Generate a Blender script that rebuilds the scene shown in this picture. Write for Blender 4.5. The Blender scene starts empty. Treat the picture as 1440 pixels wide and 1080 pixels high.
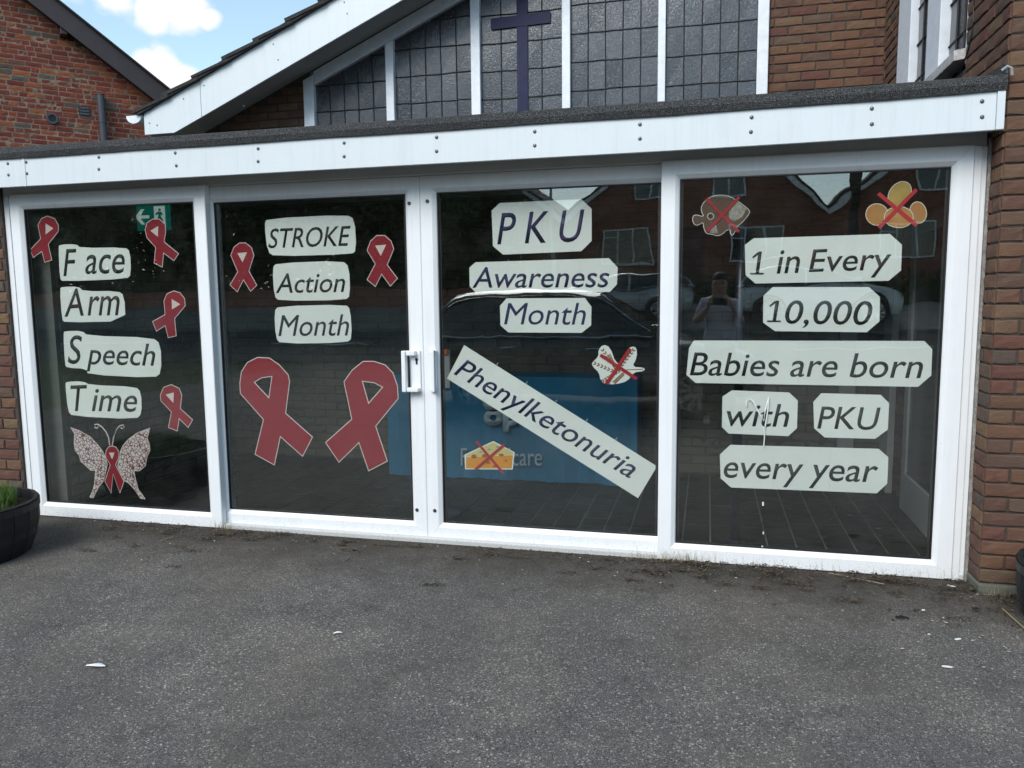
import bpy, bmesh, math, random
from mathutils import Vector, Matrix
from mathutils.geometry import tessellate_polygon
random.seed(7)
rnd = random.Random(11)
sc = bpy.context.scene
C = sc.collection

# ------------------------------------------------------------------ camera
EYE = 1.54
F_PX, PITCH, ROLL, YAW, DIST = 1090.7, 0.1133, -0.0109, -0.2473, 4.4415
_cy, _sy = math.cos(YAW), math.sin(YAW)
CF = Vector((_sy*math.cos(PITCH), _cy*math.cos(PITCH), -math.sin(PITCH)))
_R = Vector((_cy, -_sy, 0)); _U = _R.cross(CF)
CR = math.cos(ROLL)*_R + math.sin(ROLL)*_U
CU = -math.sin(ROLL)*_R + math.cos(ROLL)*_U
CP = Vector((0, -DIST, EYE))
camd = bpy.data.cameras.new('camera'); cam = bpy.data.objects.new('camera', camd); C.objects.link(cam)
camd.sensor_width = 36; camd.lens = F_PX/1440*36; camd.clip_start = 0.02; camd.clip_end = 1500
M = Matrix.Identity(4)
for i in range(3):
    M[i][0], M[i][1], M[i][2], M[i][3] = CR[i], CU[i], -CF[i], CP[i]
cam.matrix_world = M
sc.camera = cam

def ray(px, py):
    return CF + CR*((px-720)/F_PX) - CU*((py-540)/F_PX)
def atY(px, py, Y):
    d = ray(px, py); return CP + d*((Y-CP.y)/d.y)
def atX(px, py, X):
    d = ray(px, py); return CP + d*((X-CP.x)/d.x)
def atZ(px, py, Z=0.0):
    d = ray(px, py); return CP + d*((Z-CP.z)/d.z)
def topx(p):
    v = Vector(p)-CP; w = v.dot(CF)
    if w <= 0.05: return None
    return 720+F_PX*v.dot(CR)/w, 540-F_PX*v.dot(CU)/w, w

# ------------------------------------------------------------------ world, sun, exposure
SUN_EL, SUN_AZ = math.radians(42), math.radians(200)     # azimuth clockwise from +Y
world = bpy.data.worlds.new('World'); sc.world = world; world.use_nodes = True
nt = world.node_tree; nt.nodes.clear()
def N(nt, typ, **kw):
    n = nt.nodes.new(typ)
    for k, v in kw.items():
        if hasattr(n, k): setattr(n, k, v)
    return n
wo = N(nt, 'ShaderNodeOutputWorld'); bg = N(nt, 'ShaderNodeBackground'); bg.inputs[1].default_value = 0.11
sky = N(nt, 'ShaderNodeTexSky'); sky.sky_type = 'NISHITA'; sky.sun_disc = False
sky.sun_elevation = SUN_EL; sky.sun_rotation = SUN_AZ; sky.air_density = 1.0; sky.dust_density = 0.6; sky.ozone_density = 1.2
tc = N(nt, 'ShaderNodeTexCoord')
hs = N(nt, 'ShaderNodeHueSaturation'); hs.inputs['Saturation'].default_value = 0.82; hs.inputs['Value'].default_value = 1.18; hs.inputs['Hue'].default_value = 0.478
nt.links.new(sky.outputs[0], hs.inputs['Color'])
mp = N(nt, 'ShaderNodeMapping'); mp.inputs['Scale'].default_value = (1, 1, 2.2); mp.inputs['Location'].default_value = (0.32, 0.1, 0.2)
nt.links.new(tc.outputs['Generated'], mp.inputs[0])
n1 = N(nt, 'ShaderNodeTexNoise'); n1.inputs['Scale'].default_value = 2.6; n1.inputs['Detail'].default_value = 10; n1.inputs['Roughness'].default_value = 0.58
nt.links.new(mp.outputs[0], n1.inputs['Vector'])
n2 = N(nt, 'ShaderNodeTexNoise'); n2.inputs['Scale'].default_value = 14; n2.inputs['Detail'].default_value = 6
nt.links.new(tc.outputs['Generated'], n2.inputs['Vector'])
# clouds of the photographed part of the sky: soft puffs at given directions
def cloud_puff(px, py, r):
    d = ray(px, py).normalized()
    dp = N(nt, 'ShaderNodeVectorMath', operation='DISTANCE'); dp.inputs[1].default_value = d
    nt.links.new(tc.outputs['Generated'], dp.inputs[0])
    mr = N(nt, 'ShaderNodeMapRange'); mr.inputs[1].default_value = 0; mr.inputs[2].default_value = r
    mr.inputs[3].default_value = 0.5; mr.inputs[4].default_value = 0
    nt.links.new(dp.outputs['Value'], mr.inputs[0]); return mr.outputs[0]
acc = None
for a in [(265, 10, .050), (215, 2, .045), (160, -10, .045), (292, 26, .026), (228, 104, .042), (262, 118, .036), (203, 92, .03), (100, -40, .05), (340, -60, .05)]:
    o = cloud_puff(*a)
    if acc is None: acc = o
    else:
        m_ = N(nt, 'ShaderNodeMath', operation='MAXIMUM'); nt.links.new(acc, m_.inputs[0]); nt.links.new(o, m_.inputs[1]); acc = m_.outputs[0]
ad = N(nt, 'ShaderNodeMath', operation='ADD'); nt.links.new(acc, ad.inputs[0]); nt.links.new(n1.outputs[0], ad.inputs[1])
ml = N(nt, 'ShaderNodeMath', operation='MULTIPLY_ADD'); ml.inputs[1].default_value = 0.62
nt.links.new(n2.outputs[0], ml.inputs[0]); nt.links.new(ad.outputs[0], ml.inputs[2])
cr = N(nt, 'ShaderNodeMapRange'); cr.interpolation_type = 'SMOOTHSTEP'
cr.inputs[1].default_value = 1.02; cr.inputs[2].default_value = 1.19
nt.links.new(ml.outputs[0], cr.inputs[0])
mx = N(nt, 'ShaderNodeMix', data_type='RGBA'); mx.inputs[7].default_value = (5.3, 5.3, 5.25, 1)
nt.links.new(cr.outputs[0], mx.inputs[0]); nt.links.new(hs.outputs[0], mx.inputs[6])
nt.links.new(mx.outputs[2], bg.inputs[0]); nt.links.new(bg.outputs[0], wo.inputs[0])

sund = bpy.data.lights.new('sun', 'SUN'); sun = bpy.data.objects.new('sun', sund); C.objects.link(sun)
sund.energy = 1.7; sund.angle = math.radians(35); sund.color = (1, 0.96, 0.9)
sd = Vector((math.sin(SUN_AZ)*math.cos(SUN_EL), math.cos(SUN_AZ)*math.cos(SUN_EL), math.sin(SUN_EL)))
sun.rotation_euler = sd.to_track_quat('Z', 'Y').to_euler()
sc.view_settings.view_transform = 'Standard'; sc.view_settings.look = 'None'
sc.view_settings.gamma = 1; sc.view_settings.use_curve_mapping = False
sc.view_settings.exposure = 0.88
sc.cycles.max_bounces = 8; sc.cycles.transparent_max_bounces = 16
sc.cycles.caustics_reflective = False; sc.cycles.caustics_refractive = False

# ------------------------------------------------------------------ materials
def new_mat(name):
    m = bpy.data.materials.new(name); m.use_nodes = True
    t = m.node_tree; b = t.nodes['Principled BSDF']
    return m, t, b
def ramp(t, stops, fac):
    r = N(t, 'ShaderNodeValToRGB')
    els = r.color_ramp.elements
    els[-1].position = stops[-1][0]; els[-1].color = (*stops[-1][1], 1)
    els[0].position = stops[0][0]; els[0].color = (*stops[0][1], 1)
    for p, c in stops[1:-1]:
        e = els.new(p); e.color = (c[0], c[1], c[2], 1)
    if fac is not None: t.links.new(fac, r.inputs[0])
    return r.outputs[0]
def noise(t, scale, detail=3, rough=0.5, vec=None, dist=0):
    n = N(t, 'ShaderNodeTexNoise'); n.inputs['Scale'].default_value = scale
    n.inputs['Detail'].default_value = detail; n.inputs['Roughness'].default_value = rough
    n.inputs['Distortion'].default_value = dist
    if vec is not None: t.links.new(vec, n.inputs['Vector'])
    return n.outputs[0]
def mixc(t, fac, a, b, blend='MIX'):
    m = N(t, 'ShaderNodeMix', data_type='RGBA'); m.blend_type = blend
    for i, v in ((0, fac), (6, a), (7, b)):
        if isinstance(v, (int, float)): m.inputs[i].default_value = v
        elif isinstance(v, tuple): m.inputs[i].default_value = (v[0], v[1], v[2], 1)
        else: t.links.new(v, m.inputs[i])
    return m.outputs[2]
def mrange(t, v, a, b, c=0, d=1):
    m = N(t, 'ShaderNodeMapRange'); t.links.new(v, m.inputs[0])
    for i, x in enumerate((a, b, c, d)): m.inputs[i+1].default_value = x
    return m.outputs[0]
def bump(t, b, h, strength, dist):
    n = N(t, 'ShaderNodeBump'); n.inputs['Strength'].default_value = strength; n.inputs['Distance'].default_value = dist
    t.links.new(h, n.inputs['Height']); t.links.new(n.outputs[0], b.inputs['Normal'])
def coords(t, kind='Object'):
    return N(t, 'ShaderNodeTexCoord').outputs[kind]
def gpos(t): return N(t, 'ShaderNodeNewGeometry').outputs['Position']

def plain(name, col, rough=0.5, var=0.12, scale=8, bstr=0.0, bscale=60, metal=0, spec=None):
    m, t, b = new_mat(name)
    n = noise(t, scale, 4, 0.6, gpos(t))
    c2 = tuple(max(0, x*(1-var)) for x in col); c1 = tuple(min(1, x*(1+var*0.6)) for x in col)
    t.links.new(ramp(t, [(0.3, c2), (0.7, c1)], n), b.inputs['Base Color'])
    b.inputs['Roughness'].default_value = rough; b.inputs['Metallic'].default_value = metal
    if spec is not None: b.inputs['Specular IOR Level'].default_value = spec
    if bstr: bump(t, b, noise(t, bscale, 4, 0.6, gpos(t)), bstr, 0.01)
    return m

def brick_mat(name, stops, attr, dirt=(0.055, 0.048, 0.042), dirtamt=0.4, streak=0.35):
    m, t, b = new_mat(name)
    if attr:
        a = N(t, 'ShaderNodeAttribute'); a.attribute_name = 'tint'; f = a.outputs['Fac']
    else:
        f = N(t, 'ShaderNodeObjectInfo').outputs['Random']
    base = ramp(t, [(a_, (c_[0]*1.14, c_[1]*1.03, c_[2]*.92)) for a_, c_ in stops], f)
    p = gpos(t)
    mp = N(t, 'ShaderNodeMapping'); mp.inputs['Scale'].default_value = (1, 1, 4); t.links.new(p, mp.inputs[0])
    n = noise(t, 22, 6, 0.7, mp.outputs[0], 1.0)
    c = mixc(t, mrange(t, n, 0.35, 0.75, 0, dirtamt), base, dirt)
    n3 = noise(t, 7, 4, 0.7, p)
    c = mixc(t, mrange(t, n3, 0.5, 0.8, 0, streak), c, (0.22, 0.15, 0.09))
    t.links.new(c, b.inputs['Base Color']); b.inputs['Roughness'].default_value = 0.92
    mp2 = N(t, 'ShaderNodeMapping'); mp2.inputs['Scale'].default_value = (1, 1, 3); t.links.new(p, mp2.inputs[0])
    bump(t, b, noise(t, 60, 6, 0.75, mp2.outputs[0]), 0.8, 0.006)
    return m
BR = [(0.0, (.085, .046, .034)), (.2, (.115, .062, .042)), (.4, (.135, .075, .046)), (.55, (.105, .042, .036)), (.7, (.090, .058, .046)), (.85, (.155, .098, .058)), (.94, (.070, .056, .052)), (1, (.175, .11, .06))]
BN = [(0.0, (.12, .024, .018)), (.25, (.185, .034, .021)), (.5, (.155, .030, .022)), (.68, (.23, .050, .024)), (.80, (.31, .09, .032)), (.9, (.09, .05, .035)), (.96, (.085, .09, .085)), (1, (.16, .05, .035))]
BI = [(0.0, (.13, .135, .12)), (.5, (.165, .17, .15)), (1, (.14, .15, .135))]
m_br_o = brick_mat('brown_brick', BR, False); m_br_a = brick_mat('brown_brick_joined', BR, True)
m_bn_o = brick_mat('red_brick', BN, False, dirtamt=.32, streak=.28); m_bn_a = brick_mat('red_brick_joined', BN, True, dirtamt=.32, streak=.28)
m_bi_o = brick_mat('pale_painted_brick', BI, False, dirtamt=.1, streak=0.05); m_bi_a = brick_mat('pale_painted_brick_joined', BI, True, dirtamt=.1, streak=.05)
m_mortar = plain('dark_mortar', (.065, .055, .046), .95, .3, 12, .5, 120)
m_mortar_red = plain('buff_mortar', (.25, .18, .13), .95, .55, 9, .5, 120)
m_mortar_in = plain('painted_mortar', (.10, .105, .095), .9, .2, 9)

def white_mat(name, col=(.80, .83, .85), rough=.32, dirt_low=True):
    m, t, b = new_mat(name)
    p = gpos(t)
    n = noise(t, 5, 5, .65, p); n2 = noise(t, 90, 4, .7, p)
    c = mixc(t, mrange(t, n, .45, .8, 0, .22), col, tuple(x*.82 for x in col))
    mps = N(t, 'ShaderNodeMapping'); mps.inputs['Scale'].default_value = (26, 26, 1.6); t.links.new(p, mps.inputs[0])
    c = mixc(t, mrange(t, noise(t, 1.0, 5, .7, mps.outputs[0]), .50, .78, 0, .30), c, tuple(x*.70 for x in col))
    c = mixc(t, mrange(t, noise(t, 34, 6, .8, p, 1.0), .62, .70, 0, .35), c, (.42, .43, .42))
    if dirt_low:
        sx = N(t, 'ShaderNodeSeparateXYZ'); t.links.new(p, sx.inputs[0])
        low = mrange(t, sx.outputs[2], .015, .10, 1, 0)
        ma = N(t, 'ShaderNodeMath', operation='MULTIPLY'); t.links.new(low, ma.inputs[0])
        t.links.new(mrange(t, n2, .54, .74, 0, 1), ma.inputs[1])
        c = mixc(t, ma.outputs[0], c, (.16, .13, .10))
    sp = noise(t, 160, 2, .5, p)
    c = mixc(t, mrange(t, sp, .72, .76, 0, .5), c, (.35, .36, .35))
    t.links.new(c, b.inputs['Base Color']); b.inputs['Roughness'].default_value = rough
    bump(t, b, n, .05, .01)
    return m
m_upvc = white_mat('white_upvc')
m_fascia = white_mat('white_fascia_board', (.66, .72, .75), .35, False)
m_paint = plain('white_gloss_paint', (.74, .79, .85), .4, .10, 14, .1, 80)
m_soffit = plain('grey_soffit_board', (.42, .43, .43), .6, .12, 3)
m_ugrey = plain('grey_upvc_head', (.60, .61, .60), .4, .08, 4)
m_black = plain('black_rubber', (.012, .012, .013), .5)
m_screw = plain('grey_screw_cap', (.12, .13, .14), .35, .3, 200, metal=.4)
m_lead = plain('grey_lead', (.014, .015, .017), .6, .25, 40, .2, 200)
m_bluepaint = plain('navy_blue_glass', (.014, .017, .060), .55, .25, 14, spec=.25)
m_brownboard = plain('dark_brown_bargeboard', (.045, .032, .035), .5, .15, 6)
m_pipe = plain('grey_plastic_pipe', (.055, .06, .075), .35, .15, 10)

def felt_mat():
    m, t, b = new_mat('mineral_roofing_felt'); p = gpos(t)
    n = noise(t, 230, 2, .6, p); n2 = noise(t, 6, 4, .6, p)
    c = ramp(t, [(.38, (.010, .011, .012)), (.52, (.035, .037, .040)), (.66, (.16, .165, .17))], n)
    c = mixc(t, mrange(t, n2, .45, .75, 0, .4), c, (.03, .035, .03))
    t.links.new(c, b.inputs['Base Color']); b.inputs['Roughness'].default_value = .95
    bump(t, b, n, 1, .006); return m
m_felt = felt_mat()
m_tile = plain('weathered_concrete_roof_tile', (.035, .033, .034), .95, .5, 25, .6, 80)

def asphalt_mat():
    m, t, b = new_mat('worn_asphalt'); p = gpos(t)
    v = N(t, 'ShaderNodeTexVoronoi'); v.inputs['Scale'].default_value = 120; t.links.new(p, v.inputs['Vector'])
    sep = N(t, 'ShaderNodeSeparateColor'); t.links.new(v.outputs['Color'], sep.inputs[0])
    stone = ramp(t, [(0, (.035, .035, .035)), (.40, (.070, .070, .070)), (.68, (.13, .128, .124)), (.86, (.25, .24, .23)), (1, (.55, .53, .50))], sep.outputs[0])
    gap = mrange(t, v.outputs['Distance'], .25, .62, 0, 1)
    c = mixc(t, gap, stone, (.022, .022, .023))
    fine = noise(t, 420, 3, .7, p)
    c = mixc(t, .55, c, ramp(t, [(.40, (.008, .008, .008)), (.52, (.085, .085, .085)), (.64, (.48, .47, .45))], fine))
    v2 = N(t, 'ShaderNodeTexVoronoi'); v2.inputs['Scale'].default_value = 78; v2.inputs['Randomness'].default_value = 1; t.links.new(p, v2.inputs['Vector'])
    sep2 = N(t, 'ShaderNodeSeparateColor'); t.links.new(v2.outputs['Color'], sep2.inputs[0])
    st2 = N(t, 'ShaderNodeMath', operation='MULTIPLY'); t.links.new(mrange(t, sep2.outputs[1], .68, .80, 0, 1), st2.inputs[0]); t.links.new(mrange(t, v2.outputs['Distance'], .30, .42, 1, 0), st2.inputs[1])
    c = mixc(t, st2.outputs[0], c, ramp(t, [(0, (.05, .05, .05)), (.5, (.17, .165, .155)), (1, (.36, .34, .31))], sep2.outputs[2]))
    hl = N(t, 'ShaderNodeMath', operation='MULTIPLY'); t.links.new(mrange(t, sep2.outputs[0], .70, .74, 0, .75), hl.inputs[0]); t.links.new(mrange(t, v2.outputs['Distance'], .25, .40, 1, 0), hl.inputs[1])
    c = mixc(t, hl.outputs[0], c, (.014, .014, .014))
    big = noise(t, .9, 5, .6, p, .4)
    blot = noise(t, 5.5, 6, .7, p, .6)
    c = mixc(t, mrange(t, blot, .50, .70, 0, .6), c, mixc(t, 1, c, (.50, .49, .48), 'MULTIPLY'))
    lite = noise(t, 1.6, 5, .65, p, .8)
    c = mixc(t, mrange(t, lite, .45, .66, 0, .7), c, mixc(t, 1, c, (1.55, 1.5, 1.42), 'MULTIPLY'))
    c = mixc(t, mrange(t, big, .42, .68, 0, .6), c, mixc(t, .5, c, (.12, .098, .074)))
    big2 = noise(t, 2.3, 4, .6, p, .3)
    c = mixc(t, mrange(t, big2, .35, .7, 0, .7), c, mixc(t, 1, c, (.83, .84, .85), 'MULTIPLY'))
    # dirt collecting against the frames
    sx = N(t, 'ShaderNodeSeparateXYZ'); t.links.new(p, sx.inputs[0])
    dn = noise(t, 3.5, 5, .7, p)
    s = N(t, 'ShaderNodeMath', operation='MULTIPLY_ADD'); t.links.new(dn, s.inputs[0]); s.inputs[1].default_value = 1.0; t.links.new(sx.outputs[1], s.inputs[2])
    dirt = mrange(t, s.outputs[0], -.22, .42, 0, .86)
    dc = ramp(t, [(.35, (.008, .007, .005)), (.7, (.055, .045, .031))], noise(t, 60, 5, .75, p))
    c = mixc(t, dirt, c, dc)
    c = mixc(t, 1, c, (1.07, 1.03, .99), 'MULTIPLY')
    t.links.new(c, b.inputs['Base Color']); b.inputs['Roughness'].default_value = .9
    h = N(t, 'ShaderNodeMath', operation='MULTIPLY_ADD'); h.inputs[1].default_value = -1
    t.links.new(v.outputs['Distance'], h.inputs[0]); t.links.new(fine, h.inputs[2])
    bump(t, b, h.outputs[0], .45, .004); return m
m_asphalt = asphalt_mat()

def glass_mat(name, tint, mult, wave=.35, grime=True, seed=0.0):
    m, t, b = new_mat(name); t.nodes.remove(b)
    out = [n for n in t.nodes if n.type == 'OUTPUT_MATERIAL'][0]
    tr = N(t, 'ShaderNodeBsdfTransparent'); tr.inputs[0].default_value = (*tint, 1)
    gl = N(t, 'ShaderNodeBsdfGlossy'); gl.inputs['Roughness'].default_value = 0.0; gl.inputs[0].default_value = (.95, 1, .98, 1)
    fr = N(t, 'ShaderNodeLayerWeight'); fr.inputs['Blend'].default_value = .5
    pw = N(t, 'ShaderNodeMath', operation='POWER'); pw.inputs[1].default_value = 5; t.links.new(fr.outputs['Facing'], pw.inputs[0])
    mu = N(t, 'ShaderNodeMath', operation='MULTIPLY_ADD'); mu.inputs[1].default_value = 1-mult; mu.inputs[2].default_value = mult; mu.use_clamp = True
    t.links.new(pw.outputs[0], mu.inputs[0])
    mix = N(t, 'ShaderNodeMixShader'); t.links.new(mu.outputs[0], mix.inputs[0]); t.links.new(tr.outputs[0], mix.inputs[1]); t.links.new(gl.outputs[0], mix.inputs[2])
    p = gpos(t)
    nz = noise(t, 2.2, 2, .45, p)
    bp = N(t, 'ShaderNodeBump'); bp.inputs['Strength'].default_value = wave; bp.inputs['Distance'].default_value = .018
    t.links.new(nz, bp.inputs['Height']); t.links.new(bp.outputs[0], gl.inputs['Normal'])
    last = mix.outputs[0]
    if grime:
        df = N(t, 'ShaderNodeBsdfDiffuse'); df.inputs[0].default_value = (.5, .52, .5, 1)
        g = noise(t, 4, 8, .75, p); g2 = noise(t, 60, 3, .7, p)
        ml = N(t, 'ShaderNodeMath', operation='MULTIPLY'); t.links.new(mrange(t, g, .45, .8, .0015, .022), ml.inputs[0]); t.links.new(mrange(t, g2, .3, .7, .4, 1), ml.inputs[1])
        mx = N(t, 'ShaderNodeMixShader'); t.links.new(ml.outputs[0], mx.inputs[0]); t.links.new(last, mx.inputs[1]); t.links.new(df.outputs[0], mx.inputs[2]); last = mx.outputs[0]
    t.links.new(last, out.inputs[0]); return m
m_glass = glass_mat('door_glass', (.955, .972, .962), .092, .09)

def pane_mat():
    m, t, b = new_mat('obscure_leaded_glass'); p = gpos(t)
    mp = N(t, 'ShaderNodeMapping'); mp.inputs['Scale'].default_value = (1, 1, .6); t.links.new(p, mp.inputs[0])
    n = noise(t, 58, 3, .65, mp.outputs[0], 1.6)
    r = N(t, 'ShaderNodeObjectInfo').outputs['Random']
    c = mixc(t, r, (.014, .018, .026), (.038, .044, .056)); c = mixc(t, mrange(t, noise(t, 75, 2, .6, p), .62, .72, 0, .35), c, (.15, .17, .19))
    t.links.new(c, b.inputs['Base Color']); b.inputs['Roughness'].default_value = .18
    b.inputs['Specular IOR Level'].default_value = .8
    bump(t, b, n, .30, .008); return m
m_pane = pane_mat()

# ------------------------------------------------------------------ mesh helpers
class MB:
    def __init__(s): s.v = []; s.f = []; s.mi = []; s.tint = []
    def add(s, vs, fs, mi=0, tint=None):
        k = len(s.v); s.v += [tuple(x) for x in vs]; s.f += [tuple(i+k for i in f) for f in fs]
        s.mi += [mi]*len(fs); s.tint += [tint or 0.0]*len(fs)
    def box(s, a, b, mi=0):
        x0, y0, z0 = a; x1, y1, z1 = b
        s.add([(x0,y0,z0),(x1,y0,z0),(x1,y1,z0),(x0,y1,z0),(x0,y0,z1),(x1,y0,z1),(x1,y1,z1),(x0,y1,z1)],
              [(3,2,1,0),(4,5,6,7),(0,1,5,4),(1,2,6,5),(2,3,7,6),(3,0,4,7)], mi)
    def prism(s, pts, ext, mi=0, holes=None):
        """pts: loop of 3d points, ext: extrusion vector; holes: further loops"""
        ext = Vector(ext); loops = [[Vector(p) for p in pts]] + [[Vector(p) for p in h] for h in (holes or [])]
        tris = tessellate_polygon(loops)
        flat = [p for l in loops for p in l]; n = len(flat)
        vs = flat + [p+ext for p in flat]; fs = []
        for tr in tris: fs.append(tuple(tr)); fs.append(tuple(i+n for i in reversed(tr)))
        k = 0
        for l in loops:
            L = len(l)
            for i in range(L):
                j = (i+1) % L; fs.append((k+i, k+j, k+j+n, k+i+n))
            k += L
        s.add(vs, fs, mi)
    def tube(s, pts, r, seg=8, mi=0, closed=False, caps=True):
        pts = [Vector(p) for p in pts]; rings = []; n = len(pts)
        rr = r if isinstance(r, (list, tuple)) else [r]*n
        for i, p in enumerate(pts):
            a = pts[max(i-1, 0)] if not closed else pts[i-1]; b = pts[min(i+1, n-1)] if not closed else pts[(i+1) % n]
            d = (b-a).normalized(); up = Vector((0,0,1)) if abs(d.z) < .9 else Vector((1,0,0))
            u = d.cross(up).normalized(); w = d.cross(u)
            rings.append([p+(u*math.cos(2*math.pi*k/seg)+w*math.sin(2*math.pi*k/seg))*rr[i] for k in range(seg)])
        vs = [v for rg in rings for v in rg]; fs = []
        for i in range(n if closed else n-1):
            j = (i+1) % n
            for k in range(seg):
                l = (k+1) % seg; fs.append((i*seg+k, i*seg+l, j*seg+l, j*seg+k))
        if not closed and caps: fs.append(tuple(range(seg))); fs.append(tuple((n-1)*seg+k for k in reversed(range(seg))))
        s.add(vs, fs, mi)
    def lathe(s, prof, seg=32, c=(0,0,0), mi=0):
        k = len(prof); vs = []; fs = []
        for i in range(seg):
            a = 2*math.pi*i/seg
            for r, z in prof: vs.append((c[0]+r*math.cos(a), c[1]+r*math.sin(a), c[2]+z))
        for i in range(seg):
            j = (i+1) % seg
            for q in range(k-1): fs.append((i*k+q, j*k+q, j*k+q+1, i*k+q+1))
        s.add(vs, fs, mi)
    def mesh(s, name, mats, smooth=False, fix=True):
        me = bpy.data.meshes.new(name); me.from_pydata(s.v, [], s.f)
        if not isinstance(mats, (list, tuple)): mats = [mats]
        for m in mats: me.materials.append(m)
        if any(s.mi):
            me.polygons.foreach_set('material_index', s.mi)
        if any(s.tint):
            a = me.attributes.new('tint', 'FLOAT', 'FACE'); a.data.foreach_set('value', s.tint)
        if fix:
            bm = bmesh.new(); bm.from_mesh(me); bmesh.ops.recalc_face_normals(bm, faces=bm.faces); bm.to_mesh(me); bm.free()
        if smooth: me.polygons.foreach_set('use_smooth', [True]*len(me.polygons))
        me.update(); return me
    def build(s, name, mats, parent=None, smooth=False, bevel=0, fix=True):
        o = bpy.data.objects.new(name, s.mesh(name, mats, smooth, fix)); C.objects.link(o)
        if parent: o.parent = parent
        if bevel:
            md = o.modifiers.new('bevel', 'BEVEL'); md.width = bevel; md.segments = 2; md.limit_method = 'ANGLE'
        return o
def tag(o, label=None, cat=None, group=None, kind=None):
    if label: o['label'] = label
    if cat: o['category'] = cat
    if group: o['group'] = group
    if kind: o['kind'] = kind
    return o
def thing(name, label, cat, group=None, loc=(0,0,0)):
    o = bpy.data.objects.new(name, None); C.objects.link(o); o.location = loc; o.empty_display_size = .1
    return tag(o, label, cat, group)
def grp(name, parent):      # not used for geometry, only when a part is a cluster
    o = bpy.data.objects.new(name, None); C.objects.link(o); o.parent = parent; return o

# brick meshes shared by all brick objects (unit: 0.215 x 0.065 face, centred; front at y=0)
def brick_geo(w, h, d, r, ch=.005):
    j = lambda a: r.uniform(-a, a)
    x, z = w/2, h/2; n = 5 if w > .15 else 3; m = 2
    vs = []; idx = {}
    for k in range(m+1):
        for i in range(n+1):
            edge = (i in (0, n), k in (0, m))
            px = -x+ch+(w-2*ch)*i/n; pz = -z+ch+(h-2*ch)*k/m
            idx[i, k] = len(vs)
            vs.append((px+(j(.0025) if edge[0] else j(.004)), j(.0022)+(.0012 if any(edge) else 0), pz+(j(.0030) if edge[1] else j(.004))))
    fs = [(idx[i, k], idx[i+1, k], idx[i+1, k+1], idx[i, k+1]) for k in range(m) for i in range(n)]
    loop = [(i, 0) for i in range(n)]+[(n, k) for k in range(m)]+[(i, m) for i in range(n, 0, -1)]+[(0, k) for k in range(m, 0, -1)]
    L = len(loop); o1 = len(vs)
    for (i, k) in loop:
        ex = -x if i == 0 else (x if i == n else -x+w*i/n); ez = -z if k == 0 else (z if k == m else -z+h*k/m)
        vs.append((ex+j(.0012), ch+j(.001), ez+(j(.0020) if k in (0, m) else 0)))
    o2 = len(vs)
    for q_ in range(L): vs.append((vs[o1+q_][0], d, vs[o1+q_][2]))
    for q_ in range(L):
        p_ = (q_+1) % L; fs += [(idx[loop[q_]], o1+q_, o1+p_, idx[loop[p_]]), (o1+q_, o2+q_, o2+p_, o1+p_)]
    return vs, fs
brick_cache = {}
def brick_variants(matl, h, key):
    k = (key, round(h, 4))
    if k not in brick_cache:
        r = random.Random(5); L = []
        for w in (.215, .1025):
            row = []
            for i in range(6):
                mb = MB(); mb.add(*brick_geo(w, h, .03, r)); row.append(mb.mesh('brick', matl, fix=False))
            L.append(row)
        brick_cache[k] = L
    return brick_cache[k]
BUDGET = {}
def brick_wall(wall, key, mo, ma, O, u, spans, z0, n, ch=.075, joint=.010, L=.225, proud=.010, header=0.0, limit=150, offx=0, seed=1, inview=True):
    """wall: mesh object the bricks belong to; spans(zlow, zhigh) -> [(s0, s1)]"""
    r = random.Random(seed); O = Vector(O); u = Vector((u[0], u[1], 0)).normalized(); nn = Vector((u.y, -u.x, 0))
    rot = math.atan2(u.y, u.x); H = ch-joint
    cells = []
    for c in range(n):
        zl = z0+c*ch; zc = zl+ch/2
        for (s0, s1) in spans(zl, zl+ch):
            if header: s = s0 - r.uniform(0, L)
            else: s = math.floor((s0-offx)/L)*L + offx - (L/2 if c % 2 else 0) - L
            while s < s1:
                w = L if not (header and r.random() < header) else L/2
                a = max(s, s0); b = min(s+w, s1)
                if b-a > .03: cells.append(((a+b)/2, zc, b-a-joint, w == L and b-a > L*.6))
                s += w
    cand = []
    rest = []
    for cl in cells:
        P = O+u*cl[0]+Vector((0,0,cl[1])); q = topx(P)
        if q and -30 < q[0] < 1470 and -20 < q[1] < 1100: cand.append((q[2], cl))
        else: rest.append(cl)
    cand.sort(key=lambda x: x[0])
    singles = [x[1] for x in cand[:limit]]; rest += [x[1] for x in cand[limit:]]
    V = brick_variants(mo, H, key)
    inv = wall.matrix_world.inverted()
    for (s, z, w, full) in singles:
        me = r.choice(V[0] if full else V[1])
        o = bpy.data.objects.new('brick', me); C.objects.link(o); o.parent = wall
        o.location = O+u*s+Vector((0,0,z))+nn*(proud+r.uniform(-.003, .002))
        flip = r.random() < .5
        o.rotation_euler = (r.uniform(-.01, .01), r.uniform(-.006, .006), rot+r.uniform(-.008, .008))
        o.scale = (w/(.215 if full else .1025), 1, 1)
    if rest:
        mb = MB()
        for (s, z, w, full) in rest:
            vs, fs = brick_geo(w, H, .03, r); P = O+u*s+Vector((0,0,z))+nn*(proud+r.uniform(-.003, .002))
            vs = [P+u*v[0]-nn*v[1]+Vector((0,0,v[2])) for v in vs]
            mb.add(vs, fs, 0, r.uniform(.001, 1))
        o = mb.build('brickwork', ma, wall, fix=False); o['kind'] = 'stuff'

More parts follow.
